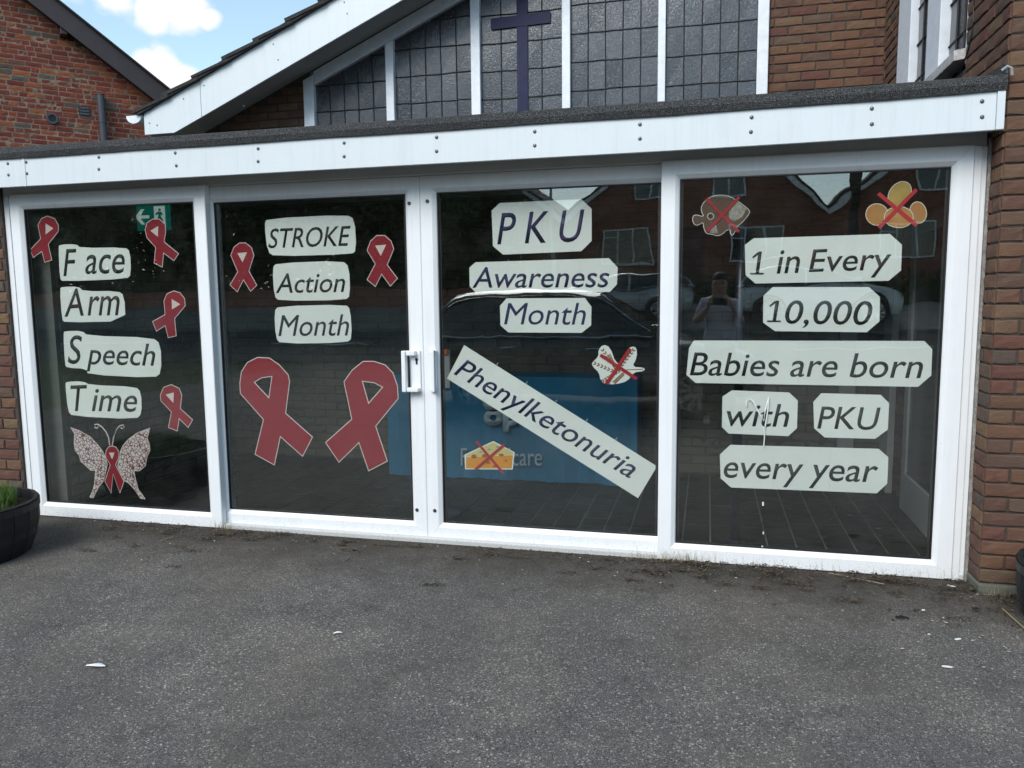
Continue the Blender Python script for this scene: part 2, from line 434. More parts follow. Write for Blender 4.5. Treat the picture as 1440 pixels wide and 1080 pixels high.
def text_mesh(txt, shear=.2, extrude=0.0, bold=0.0, space=1.0):
    cu = bpy.data.curves.new('t', 'FONT'); cu.body = txt; cu.shear = shear; cu.extrude = 0; cu.offset = bold; cu.space_character = space
    cu.resolution_u = 4
    ob = bpy.data.objects.new('t', cu); C.objects.link(ob)
    me = bpy.data.meshes.new_from_object(ob.evaluated_get(bpy.context.evaluated_depsgraph_get()))
    bpy.data.objects.remove(ob); bpy.data.curves.remove(cu)
    return me
def fit_text(name, txt, BL, Bt, TL, matl, parent, shear=.2, bold=0.0, thick=.0006, normal=(0,-1,0), space=1.0):
    """place the text so that its bounding box has corners BL (bottom left), Bt (bottom right), TL (top left); world points"""
    me = text_mesh(txt, shear, bold=bold, space=space)
    xs = [v.co.x for v in me.vertices]; ys = [v.co.y for v in me.vertices]
    x0, x1, y0, y1 = min(xs), max(xs), min(ys), max(ys)
    BL, Bt, TL = Vector(BL), Vector(Bt), Vector(TL); nrm = Vector(normal)
    bm = bmesh.new(); bm.from_mesh(me)
    for v in bm.verts:
        a = (v.co.x-x0)/(x1-x0); b = (v.co.y-y0)/(y1-y0)
        v.co = BL+(Bt-BL)*a+(TL-BL)*b
    r = bmesh.ops.extrude_face_region(bm, geom=bm.faces[:])
    for g in r['geom']:
        if isinstance(g, bmesh.types.BMVert): g.co += nrm*thick
    bmesh.ops.recalc_face_normals(bm, faces=bm.faces)
    me2 = bpy.data.meshes.new(name); bm.to_mesh(me2); bm.free(); me2.materials.append(matl); bpy.data.meshes.remove(me)
    o = bpy.data.objects.new(name, me2); C.objects.link(o); o.parent = parent
    return o
def one_strokes(parent, m, BL, Bt, TL, w, yb=0.0, slant=.12):
    """flag and foot of a figure 1, in the text box coordinates (a along, b up)"""
    BL, Bt, TL = Vector(BL), Vector(Bt), Vector(TL)
    def P(a, b): return BL+(Bt-BL)*a+(TL-BL)*b
    mb = MB()
    mb.prism([P(0, yb), P(w, yb), P(w, yb+.075), P(0, yb+.075)], (0, -.0012, 0))
    mb.prism([P(w*.62, .985), P(w*.20, .78), P(w*.23, .70), P(w*.66, .88)], (0, -.0013, 0))
    mb.build('lettering', m, parent)
def smooth_loop(pts, it=1):
    for _ in range(it):
        q = []
        for i in range(len(pts)):
            a = pts[i]; b = pts[(i+1) % len(pts)]
            q.append(tuple(a[k]*.75+b[k]*.25 for k in range(len(a)))); q.append(tuple(a[k]*.25+b[k]*.75 for k in range(len(a))))
        pts = q
    return pts
def grow(pts, d):
    """offset a 2d loop outwards by d"""
    n = len(pts); A = sum(pts[i][0]*pts[(i+1) % n][1]-pts[(i+1) % n][0]*pts[i][1] for i in range(n))
    sg = 1 if A > 0 else -1; out = []
    for i in range(n):
        a, b, c = Vector(pts[i-1]), Vector(pts[i]), Vector(pts[(i+1) % n])
        d1 = (b-a).normalized(); d2 = (c-b).normalized()
        n1 = Vector((d1.y, -d1.x))*sg; n2 = Vector((d2.y, -d2.x))*sg
        m = n1+n2
        if m.length < .2: m = n1
        m.normalize(); k = min(1/max(m.dot(n1), .35), 2.2)
        out.append(tuple(b+m*d*k))
    return out

# ------------------------------------------------------------------ setting: ground
def hgt(y):      # the street rises beyond the forecourt
    if y > -12: return 0
    if y > -18: return .5*(-12-y)/6
    if y > -23: return .5+1.3*(-18-y)/5
    return 1.8
mb = MB(); ys = [60, 20, 0, -6, -9, -12, -15, -18, -20, -23, -40, -80, -300]; xs = [-300, -60, -30, -10, 0, 10, 30, 60, 300]
vs = [(x, y, hgt(y)-.004) for y in ys for x in xs]; nx = len(xs)
mb.add(vs, [(i*nx+j, i*nx+j+1, (i+1)*nx+j+1, (i+1)*nx+j) for i in range(len(ys)-1) for j in range(nx-1)])
m_earth = plain('grassy_earth', (.055, .075, .03), .95, .4, 1.5, .5, 30)
tag(mb.build('ground', m_earth, fix=False), kind='structure')
mb = MB()
nxx, nyy = 56, 50
def fc(x, y):
    return (x, y, .008*math.sin(x*1.3+.6)*math.cos(y*1.1)+.004*math.sin(x*4.1+y*3)+.010)
mb.add([fc(-9+18*i/nxx, -12.0+12.06*j/nyy) if j < nyy-2 else (-9+18*i/nxx, -12.0+12.06*j/nyy, .004) for j in range(nyy+1) for i in range(nxx+1)],
       [(j*(nxx+1)+i, j*(nxx+1)+i+1, (j+1)*(nxx+1)+i+1, (j+1)*(nxx+1)+i) for j in range(nyy) for i in range(nxx)])
tag(mb.build('forecourt', m_asphalt, smooth=True, fix=False), kind='structure')
m_road = plain('road_asphalt', (.06, .062, .065), .9, .25, 3, .4, 60)
mb = MB(); mb.add([(-60, -12, .012), (60, -12, .012), (60, -18, .512), (-60, -18, .512), (-60,-12,-.1), (60,-12,-.1), (60,-18,.4), (-60,-18,.4)], [(0,3,2,1),(4,5,6,7),(0,1,5,4),(1,2,6,5),(2,3,7,6),(3,0,4,7)])
tag(mb.build('road', m_road), kind='structure')
m_pave = plain('pavement_concrete', (.22, .215, .20), .9, .2, 3)
mb = MB(); mb.prism([(-60,-18,.40),(60,-18,.40),(60,-19.8,.99),(-60,-19.8,.99)], (0,0,.2)); tag(mb.build('pavement', m_pave), kind='structure')
m_line = plain('road_paint', (.6, .6, .58), .7, .3, 30)
mb = MB(); 
for k in range(12):
    x = -40+7*k; mb.add([(x,-14.95,.264+.006),(x+3,-14.95,.264+.006),(x+3,-15.1,.277+.006),(x,-15.1,.277+.006)], [(0,3,2,1)])
tag(mb.build('road_markings', m_line), kind='structure')

# ------------------------------------------------------------------ church hall (brown brick)
GY = 2.70; RX = 1.37; PY = -.15
hall = thing('church_hall', 'brown brick church hall with white sloping bargeboard and large leaded window above the porch', 'church hall')
def soff(x): return 1.838+EYE+.42*(x+4.64)
WZ0 = 2.3
# gable wall body with window opening
gl_in = [(-3.76, WZ0), (-3.76, 2.07+EYE), (.40, 2.07+EYE+.424*4.16), (.40, WZ0)]
mb = MB()
mb.prism([(-5.0, GY, 0), (-3.80, GY, 0), (-3.80, GY, soff(-3.8)), (-5.0, GY, soff(-5.0))], (0,.25,0))
mb.prism([(.44, GY, 0), (RX+.02, GY, 0), (RX+.02, GY, soff(RX)), (.44, GY, soff(.44))], (0,.25,0))
mb.prism([(-3.80, GY, 0), (.44, GY, 0), (.44, GY, 2.35), (-3.80, GY, 2.35)], (0,.25,0))
gw = mb.build('gable_wall', m_mortar, hall)
brick_wall(gw, 'br', m_br_o, m_br_a, (0, GY, 0), (1, 0), lambda a, b: [(-5.0 if soff(-5.0) > b else (b-1.838-EYE)/.42-4.64, -3.83)] if soff(-3.85) > b else [], 2.4, 20, limit=40, seed=3)
brick_wall(gw, 'br', m_br_o, m_br_a, (0, GY, 0), (1, 0), lambda a, b: [(.46, RX-.005)], 2.4, 44, limit=80, seed=4, offx=.05)
# wing wall: front face and the side towards the porch
mb = MB()
mb.prism([(RX, PY, .05), (RX+1.6, PY, .05), (RX+1.6, PY+.25, .05), (RX, PY+.25, .05)], (0,0,5.5))
mb.prism([(RX, PY+.25, .05), (RX+.25, PY+.25, .05), (RX+.25, GY, .05), (RX, GY, .05)], (0,0,2.72))
mb.prism([(RX, PY+.25, 2.77), (RX+.25, PY+.25, 2.77), (RX+.25, .53, 2.77), (RX, .53, 2.77)], (0,0,2.78))
mb.prism([(RX, 2.19, 2.77), (RX+.25, 2.19, 2.77), (RX+.25, GY, 2.77), (RX, GY, 2.77)], (0,0,2.78))
ww = mb.build('wing_wall', m_mortar, hall)
mb = MB(); mb.prism([(RX-.012, PY-.03, -.02), (RX+1.6, PY-.03, -.02), (RX+1.6, PY+.2, -.02), (RX-.012, PY+.2, -.02)], (0,0,.075))
mb.build('footing', plain('mossy_concrete', (.12, .125, .10), .95, .4, 14, .6, 60), hall, bevel=.008)
brick_wall(ww, 'br', m_br_o, m_br_a, (RX-.006, PY, 0), (1, 0), lambda a, b: [(0, .9)], .058, 60, limit=110, seed=5, ch=.0745)
def side_spans(a, b):
    L = GY
    full = [(-GY, -PY)]
    if b < 2.78: return full
    return [(-GY, -2.19), (-.53, -PY)]
brick_wall(ww, 'br', m_br_o, m_br_a, (RX, 0, 0), (0, -1), side_spans, .058, 60, limit=110, seed=6, ch=.0745, offx=.15)
# concrete coping piece sits where the felt meets the wing
# gable window
win = thing_part = bpy.data.objects.new('gable_window', None); C.objects.link(win); win.parent = hall
def slope(x): return 2.051+EYE+.424*(x+3.733)
fy = GY-.02
def bar(mbx, x0, x1, z0, z1a, z1b, y0=fy-.03, y1=fy+.06):
    mbx.prism([(x0, y0, z0), (x1, y0, z0), (x1, y0, z1b), (x0, y0, z1a)], (0, y1-y0, 0))
bars = [(-3.855, -3.745), (-2.991, -2.910), (-2.148, -2.060), (-1.300, -1.225), (-.457, -.392), (.365, .456)]
for i, (a, b) in enumerate(bars):
    mb = MB(); bar(mb, a, b, WZ0, slope(a)+(.10 if i == 0 else -.002), slope(b)+(.10 if i == 0 else -.002)); mb.build('mullion' if 0 < i < 5 else 'window_jamb', m_paint, win, bevel=.006)
mb = MB(); mb.prism([(-3.744, fy-.025, slope(-3.744)), (.46, fy-.025, slope(.46)), (.46, fy-.025, slope(.46)+.13), (-3.744, fy-.025, slope(-3.744)+.13)], (0,.085,0)); mb.build('sloping_head', m_paint, win, bevel=.005)
# glazing of each light: leaded panes, each a piece
def light_panes(x0, x1, topf, zr0, rows, cols, y, parent, gap=.008):
    cw = (x1-x0)/cols; rh = .245; lead = MB()
    for c in range(cols):
        for rI in range(rows):
            a, b = x0+c*cw+gap/2, x0+(c+1)*cw-gap/2; z0_ = zr0+rI*rh+gap/2; z1_ = zr0+(rI+1)*rh-gap/2
            za, zb = min(z1_, topf(a)), min(z1_, topf(b))
            if max(za, zb) <= z0_+.01: continue
            jy = [rnd.uniform(-.0022, .0022) for _ in range(4)]
            pts = [(a, y+jy[0], z0_), (b, y+jy[1], z0_)]
            if zb > z0_: pts.append((b, y+jy[2], zb))
            if za > z0_: pts.append((a, y+jy[3], za))
            if len(pts) < 4 and zb <= z0_: pts[1] = (a+(b-a)*.7, y, z0_)
            n = len(pts)
            mb = MB(); mb.add(pts+[(p[0], p[1]+.006, p[2]) for p in pts], [tuple(range(n)), tuple(reversed(range(n, 2*n)))]+[(i, i+n, (i+1) % n+n, (i+1) % n) for i in range(n)])
            mb.build('pane', m_pane, parent)
    for c in range(1, cols):
        x = x0+c*cw; pts = [(x+rnd.uniform(-.003, .003), y-.003, zr0+k*(topf(x)-zr0)/6) for k in range(7)]
        lead.tube(pts, .0058, 6)
    for rI in range(1, rows):
        z = zr0+rI*rh
        xa = x0
        while topf(xa) < z and xa < x1: xa += .01
        if xa < x1-.02:
            pts = [(xa+(x1-xa)*k/8, y-.004, z+rnd.uniform(-.004, .004)) for k in range(9)]; lead.tube(pts, .0055, 6)
    lead.build('leading', m_lead, parent)
for i in range(5):
    x0, x1 = bars[i][1], bars[i+1][0]
    light_panes(x0, x1, slope, 2.36+(.02 if i % 2 else 0), 12, 5 if i in (0, 1, 3) else (4 if i == 2 else 5), fy+.02, win)
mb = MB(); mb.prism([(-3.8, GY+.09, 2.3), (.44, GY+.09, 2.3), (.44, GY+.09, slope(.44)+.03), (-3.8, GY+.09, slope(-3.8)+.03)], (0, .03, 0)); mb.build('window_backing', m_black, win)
# blue cross in the middle light
cx = -1.670; mb = MB()
mb.prism([(cx-.052, fy+.004, 2.36), (cx+.048, fy+.004, 2.36), (cx+.052, fy+.004, 4.6), (cx-.048, fy+.004, 4.6)], (0,.008,0))
a = atY(690, 26, fy); b = atY(774, 15, fy); 
za, zb = a.z, b.z
mb.prism([(a.x, fy+.001, za-.098), (b.x, fy+.001, zb-.10), (b.x, fy+.001, zb+.0), (a.x, fy+.001, za+.0)], (0,.0025,0))
mb.build('blue_cross', m_bluepaint, win)
# bargeboard, soffit, roof
BY = 2.20
def bu(x): return 1.785+EYE+.415*(x+5.315)
def bl(x): return 1.585+EYE+.415*(x+4.987)
mb = MB(); mb.prism([(-5.318, BY, 1.587+EYE), (-4.987, BY, 1.587+EYE), (-4.68, BY, bl(-4.68)), (-4.68, BY, bu(-4.68)), (-5.315, BY, bu(-5.315))], (0,.022,0))
mb.build('bargeboard', m_fascia, hall, bevel=.003)
mb = MB(); mb.prism([(-4.676, BY, bl(-4.676)), (1.36, BY, bl(1.36)), (1.36, BY, bu(1.36)), (-4.676, BY, bu(-4.676))], (0,.022,0))
bb = mb.build('bargeboard', m_fascia, hall, bevel=.003)
for (px, py) in [(258,139),(343,149),(384,62),(391,84),(484,3),(488,19),(287,120),(221,176),(210,173)]:
    p = atY(px, py, BY-.002); mb = MB(); mb.tube([(p.x, BY-.004, p.z), (p.x, BY+.003, p.z)], .006, 10); mb.build('nail_head', m_screw, bb)
mb = MB(); mb.prism([(-5.28, BY+.022, soff(-5.28)), (1.37, BY+.022, soff(1.37)), (1.37, BY+.022, soff(1.37)+.02), (-5.28, BY+.022, soff(-5.28)+.02)], (0, GY-BY-.022, 0))
mb.build('soffit', m_soffit, hall)
mb = MB(); mb.prism([(-5.28, BY+.03, bu(-5.28)-.02), (1.37, BY+.03, bu(1.37)-.02), (1.37, BY+.03, bu(1.37)), (-5.28, BY+.03, bu(-5.28))], (0, 9, 0))
roof = mb.build('roof', m_tile, hall)
th = math.atan(.415); g = .36
tile_me = []
for v in range(4):
    mb = MB(); r = random.Random(v)
    L_, T = .42, .028
    prof = [(0, 0), (L_, 0), (L_, T), (.0, T+.002)]
    mb.prism([(x, 0, z+r.uniform(-.003, .003)) for x, z in prof], (0, .325, 0)); tile_me.append(mb.mesh('roof_tile', m_tile))
for row in range(19):
    for c in range(4):
        o = bpy.data.objects.new('roof_tile', tile_me[(row*3+c) % 4]); C.objects.link(o); o.parent = roof
        x = -5.40+row*g*math.cos(th)
        o.location = (x, BY-.045+c*.33, bu(x)+.030+rnd.uniform(-.004, .004))
        o.rotation_euler = (0, -th+.085, 0)
# verge mortar/undercloak under tiles
mb = MB(); mb.prism([(-5.36, BY-.035, bu(-5.36)+.001), (1.3, BY-.035, bu(1.3)+.001), (1.3, BY-.035, bu(1.3)+.045), (-5.36, BY-.035, bu(-5.36)+.035)], (0,.1,0)); mb.build('undercloak', plain('dark_undercloak', (.03,.03,.032), .9), hall)
# side wall of the hall below the eaves, and gutter
mb = MB(); mb.box((-5.05, GY+.26, 0), (-4.8, 10, 3.2)); mb.build('side_wall', m_mortar, hall)
mb = MB(); gx, gz = -5.43, 1.775+EYE; pr = [(gx+.088*math.cos(math.pi+math.pi*k/10), 0, gz+.075*math.sin(math.pi+math.pi*k/10)) for k in range(11)]
mb.prism([(p[0], BY, p[2]) for p in pr], (0, .02, 0))
inner = [(gx+.082*math.cos(2*math.pi-math.pi*k/10), 0, gz+.069*math.sin(2*math.pi-math.pi*k/10)) for k in range(11)]
mb.prism([(p[0], BY+.02, p[2]) for p in pr+inner], (0, 6, 0)); mb.build('gutter', m_paint, hall)
# side window in the wing
sw = bpy.data.objects.new('side_window', None); C.objects.link(sw); sw.parent = hall
def ybar(y0, y1, z0, z1, name, m=m_paint, x0=RX+.0, x1=RX+.08):
    mb = MB(); mb.box((x0, y0, z0), (x1, y1, z1)); return mb.build(name, m, sw, bevel=.004)
ybar(1.815, 2.19, 2.5, 5.2, 'window_jamb', x0=RX-.015); ybar(1.025, 1.331, 2.6, 5.2, 'mullion', x0=RX-.02); ybar(.53, .56, 2.8, 5.2, 'window_jamb')
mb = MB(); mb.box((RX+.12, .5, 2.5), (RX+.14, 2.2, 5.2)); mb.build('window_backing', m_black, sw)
for (y0, y1) in ((.56, 1.025), (1.331, 1.815)):
    cols = 3; rows = 10; cw = (y1-y0)/cols; ld = MB()
    for c in range(cols):
        for rI in range(rows):
            ya, yb = y0+c*cw+.004, y0+(c+1)*cw-.004; z0_, z1_ = 2.78+rI*.245+.004, 2.78+(rI+1)*.245-.004
            jx = [rnd.uniform(-.002, .002) for _ in range(4)]; pts = [(RX+.04+jx[0], ya, z0_), (RX+.04+jx[1], yb, z0_), (RX+.04+jx[2], yb, z1_), (RX+.04+jx[3], ya, z1_)]
            mb = MB(); mb.add(pts+[(p[0]+.006, p[1], p[2]) for p in pts], [(0,1,2,3),(7,6,5,4)]+[(i, i+4, (i+1) % 4+4, (i+1) % 4) for i in range(4)]); mb.build('pane', m_pane, sw)
    for c in range(1, cols): ld.tube([(RX+.036, y0+c*cw, 2.75), (RX+.036, y0+c*cw, 5.2)], .0065, 6)
    for rI in range(rows): ld.tube([(RX+.036, y0, 2.78+rI*.245), (RX+.036, y1, 2.78+rI*.245)], .0065, 6)
    ld.build('leading', m_lead, sw)
sxo = atY(1342, 68, .53).x; mb = MB(); mb.prism([(RX+.08, .53, 2.895), (sxo, .53, 2.872), (sxo, .53, 2.815), (RX+.08, .53, 2.835)], (0, 1.72, 0)); mb.build('window_sill', plain('flaking_sill_paint', (.50, .49, .48), .8, .45, 40, .5, 60), hall, bevel=.004)
# thin cable hanging down the wing wall beside the window
mb = MB(); pts = []
for (px, py) in [(1371, -12), (1369, 8), (1369, 30), (1366, 52), (1361, 72), (1355, 88), (1349, 105)]:
    p = atX(px, py, RX-.012); pts.append(p)
mb.tube(pts, .0035, 6); mb.build('cable', m_black, hall)

# ------------------------------------------------------------------ glazed porch
porch = thing('glazed_porch', 'flat roofed white porch of four large glazed panels with a white fascia across the front', 'porch')
FY = -.17; FZ0, FZ1 = 2.288, 2.472
def fz(x): return .010*max(0, (x+.4)/1.8)**2*1.5
mb = MB()
xs = [-5.8, -4.366]
def fboard(x0, x1, y0, y1, n=8):
    mb = MB(); P = []
    for k in range(n+1):
        x = x0+(x1-x0)*k/n; z = fz(x)
        P.append([(x, y0, FZ0+z+.003), (x, y0+.003, FZ0+z), (x, y1, FZ0+z), (x, y1, FZ1+z), (x, y0, FZ1+z)])
    vs = [p for q in P for p in q]; fs = []
    for k in range(n):
        for i in range(5):
            j = (i+1) % 5; fs.append((k*5+i, k*5+j, k*5+5+j, k*5+5+i))
    fs += [tuple(range(5)), tuple(n*5+i for i in reversed(range(5)))]
    mb.add(vs, fs); return mb.build('fascia', m_fascia, porch)
fboard(-5.8, -4.358, FY, FY+.016, 2); fb = fboard(-4.355, 1.316, FY, FY+.016, 20); fboard(1.318, 1.352, FY-.007, FY+.016, 2); 
mb = MB(); mb.prism([(-4.366, FY-.004, FZ0), (-4.345, FY-.004, FZ0), (-4.345, FY-.004, FZ1), (-4.366, FY-.004, FZ1)], (0,.004,0)); mb.build('fascia_joint_trim', m_fascia, porch, bevel=.001)
for (px, py) in [(11,230),(12,246),(37,228),(38,244),(139,221),(139,238),(246.5,215),(248,233),(363,209),(363,227),(484,201),(484,220),(614,193),(614,212.7),(752,185),(752,204.7),(900,175),(900,195),(1057,165),(1056,185.5),(1226,152.6),(1226,174.5),(1381,142.5),(1381,164.5)]:
    p = atY(px, py, FY); mb = MB(); mb.lathe([(0, .0045), (.006, .004), (.0095, .002), (.010, 0)], 14)
    o = mb.build('screw_cap', m_screw, fb, smooth=True); o.location = (p.x, FY-.0005, p.z); o.rotation_euler = (math.pi/2, 0, 0)
# felt edge
mb = MB(); n = 70; P = []
r = random.Random(3)
for k in range(n+1):
    x = -5.8+(1.355+5.8)*k/n; z = fz(x); w = .003*math.sin(x*5)+r.uniform(-.0015, .0015)
    P.append([(x, FY-.012, FZ1-.004+z+w*.6), (x, FY-.022+w, FZ1+.03+z), (x, FY-.014+w, FZ1+.066+z+w), (x, FY+.02, FZ1+.076+z), (x, FY+.10, FZ1+.06+z), (x, FY+.10, FZ1+.0+z), (x, FY+.018, FZ1-.004+z)])
vs = [p for q in P for p in q]; fs = []
for k in range(n):
    for i in range(7): j = (i+1) % 7; fs.append((k*7+i, k*7+j, k*7+7+j, k*7+7+i))
fs += [tuple(range(7)), tuple(n*7+i for i in reversed(range(7)))]
mb.add(vs, fs); mb.build('felt_roof_edge', m_felt, porch, smooth=False)
mb = MB(); mb.box((-5.8, FY+.1, FZ1+.0), (RX-.003, GY-.012, FZ1+.05)); mb.build('felt_roof', m_felt, porch)
# felt upstand where the roof meets the wing
mb = MB(); a = atX(1416, 80, RX-.01)
mb.prism([(RX-.016, FY+.0, 2.54), (RX-.016, 1.4, 2.54), (RX-.016, 1.4, 2.60), (RX-.016, .35, 2.645), (RX-.016, FY+.03, 2.62)], (.010,0,0)); mb.build('felt_upstand', m_felt, porch, bevel=.003)
mb = MB(); mb.tube([(1.325, FY-.02, 2.57), (1.345, FY-.03, 2.585), (1.362, FY-.03, 2.575), (1.368, FY-.024, 2.545)], .007, 8); mb.build('sealant_bead', plain('grey_sealant', (.3,.32,.32), .6), porch)
# soffit and head of the outer frame
mb = MB(); mb.box((-5.8, FY+.016, 2.325), (1.36, .0+.02, 2.34)); mb.build('porch_soffit', m_soffit, porch)
mb = MB(); mb.box((-4.75, .022, 2.263), (1.345, .10, 2.34)); mb.build('head_frame', m_ugrey, porch, bevel=.003)
mb = MB(); mb.box((1.2875, .012, .0), (1.324, .10, 2.262)); mb.build('jamb_frame', m_upvc, porch, bevel=.003)
mb = MB(); mb.box((1.326, .024, .0), (1.350, .10, 2.262)); mb.build('jamb_frame', m_upvc, porch, bevel=.003)
mb = MB(); mb.box((1.3505, .004, .0), (1.366, .06, 2.30)); mb.build('mortar_fillet', plain('rough_fillet', (.28,.27,.25), .95, .4, 30, .9, 60), porch, bevel=.005)
mb = MB(); mb.box((-4.75, .022, .0), (-4.708, .10, 2.262)); mb.build('jamb_frame', m_upvc, porch, bevel=.003)
mb = MB(); mb.box((-4.75, .018, -.02), (1.345, .13, .033)); mb.build('threshold', white_mat('dirty_threshold', (.55,.56,.56), .5), porch, bevel=.004)
mb = MB(); mb.box((-3.14, .010, .0), (-.262, .0175, .028)); mb.build('threshold_lip', white_mat('dirty_lip', (.5,.51,.5), .6), porch, bevel=.002)
# panels
PROF = [(0, .05), (0, .004), (.004, 0), (.074, 0), (.079, .003), (.096, .016), (.1, .021), (.1, .05)]
def frame_side(corner_a, corner_b, ia, ib, y0, name, mt, prof, parent):
    """mitred member from corner a to b; ia/ib inward diagonal directions (dx,dz)"""
    mb = MB(); n = len(prof); vs = []
    d = Vector((corner_b[0]-corner_a[0], corner_b[1]-corner_a[1])).normalized()*.0004
    for (c, i, s) in ((corner_a, ia, 1), (corner_b, ib, -1)):
        for (w, y) in prof: vs.append((c[0]+i[0]*w+d.x*s, y0+y, c[1]+i[1]*w+d.y*s))
    fs = [(i, (i+1) % n, (i+1) % n+n, i+n) for i in range(n)]+[tuple(range(n)), tuple(reversed(range(n, 2*n)))]
    mb.add(vs, fs); return mb.build(name, mt, parent)
def panel(x0, x1, z0, z1, y0, stuffs, wl=1.0, wr=1.0):
    """outer rectangle; returns part empty"""
    e = bpy.data.objects.new('glazed_panel', None); C.objects.link(e); e.parent = porch
    cs = [(x0, z0), (x1, z0), (x1, z1), (x0, z1)]; ins = [(1,1), (-1,1), (-1,-1), (1,-1)]
    for k, nm in enumerate(('bottom_rail', 'stile', 'top_rail', 'stile')):
        j = (k+1) % 4; frame_side(cs[k], cs[j], ins[k], ins[j], y0, nm, m_upvc, PROF, e)
        frame_side(cs[k], cs[j], ins[k], ins[j], y0, 'gasket', m_black, [(.1005, .018), (.107, .018), (.107, .05), (.1005, .05)], e)
    mb = MB(); mb.box((x0+.101, y0+.026, z0+.101), (x1-.101, y0+.030, z1-.101)); mb.build('glass', m_glass, e)
    # spacer bar of the double glazing just inside the edge
    mb = MB()
    for (a, b) in (((x0+.105, z0+.105), (x0+.118, z1-.105)), ((x1-.118, z0+.105), (x1-.105, z1-.105))): mb.box((a[0], y0+.034, a[1]), (b[0], y0+.046, b[1]))
    mb.build('spacer_bar', plain('dark_spacer', (.03,.03,.032), .4) if 'dark_spacer' not in bpy.data.materials else bpy.data.materials['dark_spacer'], e)
    return e
ZT, ZB = .627+EYE+.1, .107-.1
p1 = panel(-4.6805, -3.140, .007, 2.267, 0.0, None)
p4 = panel(-.2603, 1.2868, .007, 2.267, 0.0, None)
p2 = panel(-3.2273, -1.697, .022, 2.262, .055, None)
p3 = panel(-1.6955, -.164, .022, 2.262, .055, None)
# screws and handles
def cap(px, py, y, parent, rad=.011, m=m_black):
    p = atY(px, py, y); mb = MB(); mb.tube([(p.x, y-.004, p.z), (p.x, y+.002, p.z)], rad, 14); mb.build('lock_cylinder', m, parent)
    mb = MB(); mb.tube([(p.x, y-.0045, p.z), (p.x, y-.0035, p.z)], rad*.4, 10); mb.build('lock_core', m_screw, parent)
cap(575.5, 286, .055, p2); cap(586.5, 717, .055, p2); cap(601, 283, .055, p3); cap(611.5, 718, .055, p3)
def pull(px0, py0, px1, py1, parent, lock):
    a = atY(px0, py0, .03); b = atY(px1, py1, .03); x0, x1, z1, z0 = a.x, b.x, a.z, b.z; w = x1-x0
    mb = MB()
    mb.box((x0+w*.42, .043, z0), (x1, .0545, z1))                 # back plate
    mb.build('handle_plate', m_upvc, parent, bevel=.003)
    mb = MB(); 
    if lock:
        mb.box((x0, -.005, z0), (x0+w*.25, .038, z1)); mb.box((x0+w*.251, .004, z1-.03), (x0+w*.8, .0425, z1)); mb.box((x0+w*.251, .004, z0), (x0+w*.95, .0425, z0+.026))
    else:
        mb.box((x0+w*.55, .0, z0), (x0+w*.95, .030, z1)); mb.box((x0+w*.2, .0305, z1-.03), (x0+w*.9, .0425, z1)); mb.box((x0+w*.2, .0305, z0), (x0+w*.9, .0425, z0+.026))
    mb.build('handle_grip', m_upvc, parent, bevel=.005)
    if lock:
        kx = x0+w*.78; kz = z1-(z1-z0)*.22; mb = MB(); mb.tube([(kx, .041, kz), (kx, .044, kz)], .010, 14); mb.box((kx-.006, .041, kz-.030), (kx+.006, .0425, kz-.005)); mb.build('keyhole', m_black, parent)
pull(566.5, 493, 591, 551, p2, True); pull(601, 492, 614, 551, p3, False)
# thin white streaks and dots laid on the last panel's glass
m_white_streak = plain('off_white_streak', (.75, .78, .76), .6)
def glass_streak(pts, w):
    mb = MB(); mb.tube([atY(x, y, .0235) for x, y in pts], w, 6); mb.build('white_streak', m_white_streak, p4)
glass_streak([(1050,571),(1050,564),(1055,561),(1060,566),(1068,582),(1074,592),(1076,578),(1079,566),(1081,558),(1080,575),(1076,600)], .0035)
glass_streak([(1074.5,601),(1075,615),(1074,628)], .003); glass_streak([(1073,706),(1073,711)], .005); glass_streak([(1073.5,748),(1073.3,751)], .004); glass_streak([(1071.5,768),(1073,771)], .005)

# brick pier at the left of the porch
mb = MB(); mb.box((-6.2, .005, 0), (-4.752, .25, 2.33)); pier = mb.build('pier', m_mortar, porch)
brick_wall(pier, 'br', m_br_o, m_br_a, (0, .005, 0), (1, 0), lambda a, b: [(-6.2, -4.756)], .03, 30, limit=60, seed=8, offx=.06)
# porch interior
FLZ = .04; IB = 2.15; IX0, IX1 = -4.47, RX-.004
mb = MB(); mb.box((IX0-.1, .131, -.02), (IX1, IB+.05, FLZ-.006)); fl = mb.build('floor', plain('dark_grout', (.20,.205,.20), .9), porch)
def tile_mat():
    m, t, b = new_mat('dark_quarry_tile'); r = N(t, 'ShaderNodeObjectInfo').outputs['Random']
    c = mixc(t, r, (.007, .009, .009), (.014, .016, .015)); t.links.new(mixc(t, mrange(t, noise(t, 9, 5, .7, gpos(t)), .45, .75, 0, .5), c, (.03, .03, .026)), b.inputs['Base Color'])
    b.inputs['Roughness'].default_value = .55; return m
m_ft = tile_mat(); ts = .166; cand = []
for i in range(int((IX1-IX0)/ts)+1):
    for j in range(int((IB-.14)/ts)+1):
        x = IX1-(i+.5)*ts; y = .14+(j+.5)*ts
        if x < IX0 or y > IB: continue
        cand.append((( (x)**2+(y+DIST)**2), x, y))
cand.sort(); rt = MB()
mb = MB(); hz = ts/2-.005; mb.prism([(-hz,-hz,-.006),(hz,-hz,-.006),(hz,hz,-.006),(-hz,hz,-.006)], (0,0,.008)); tm = mb.mesh('floor_tile', m_ft)
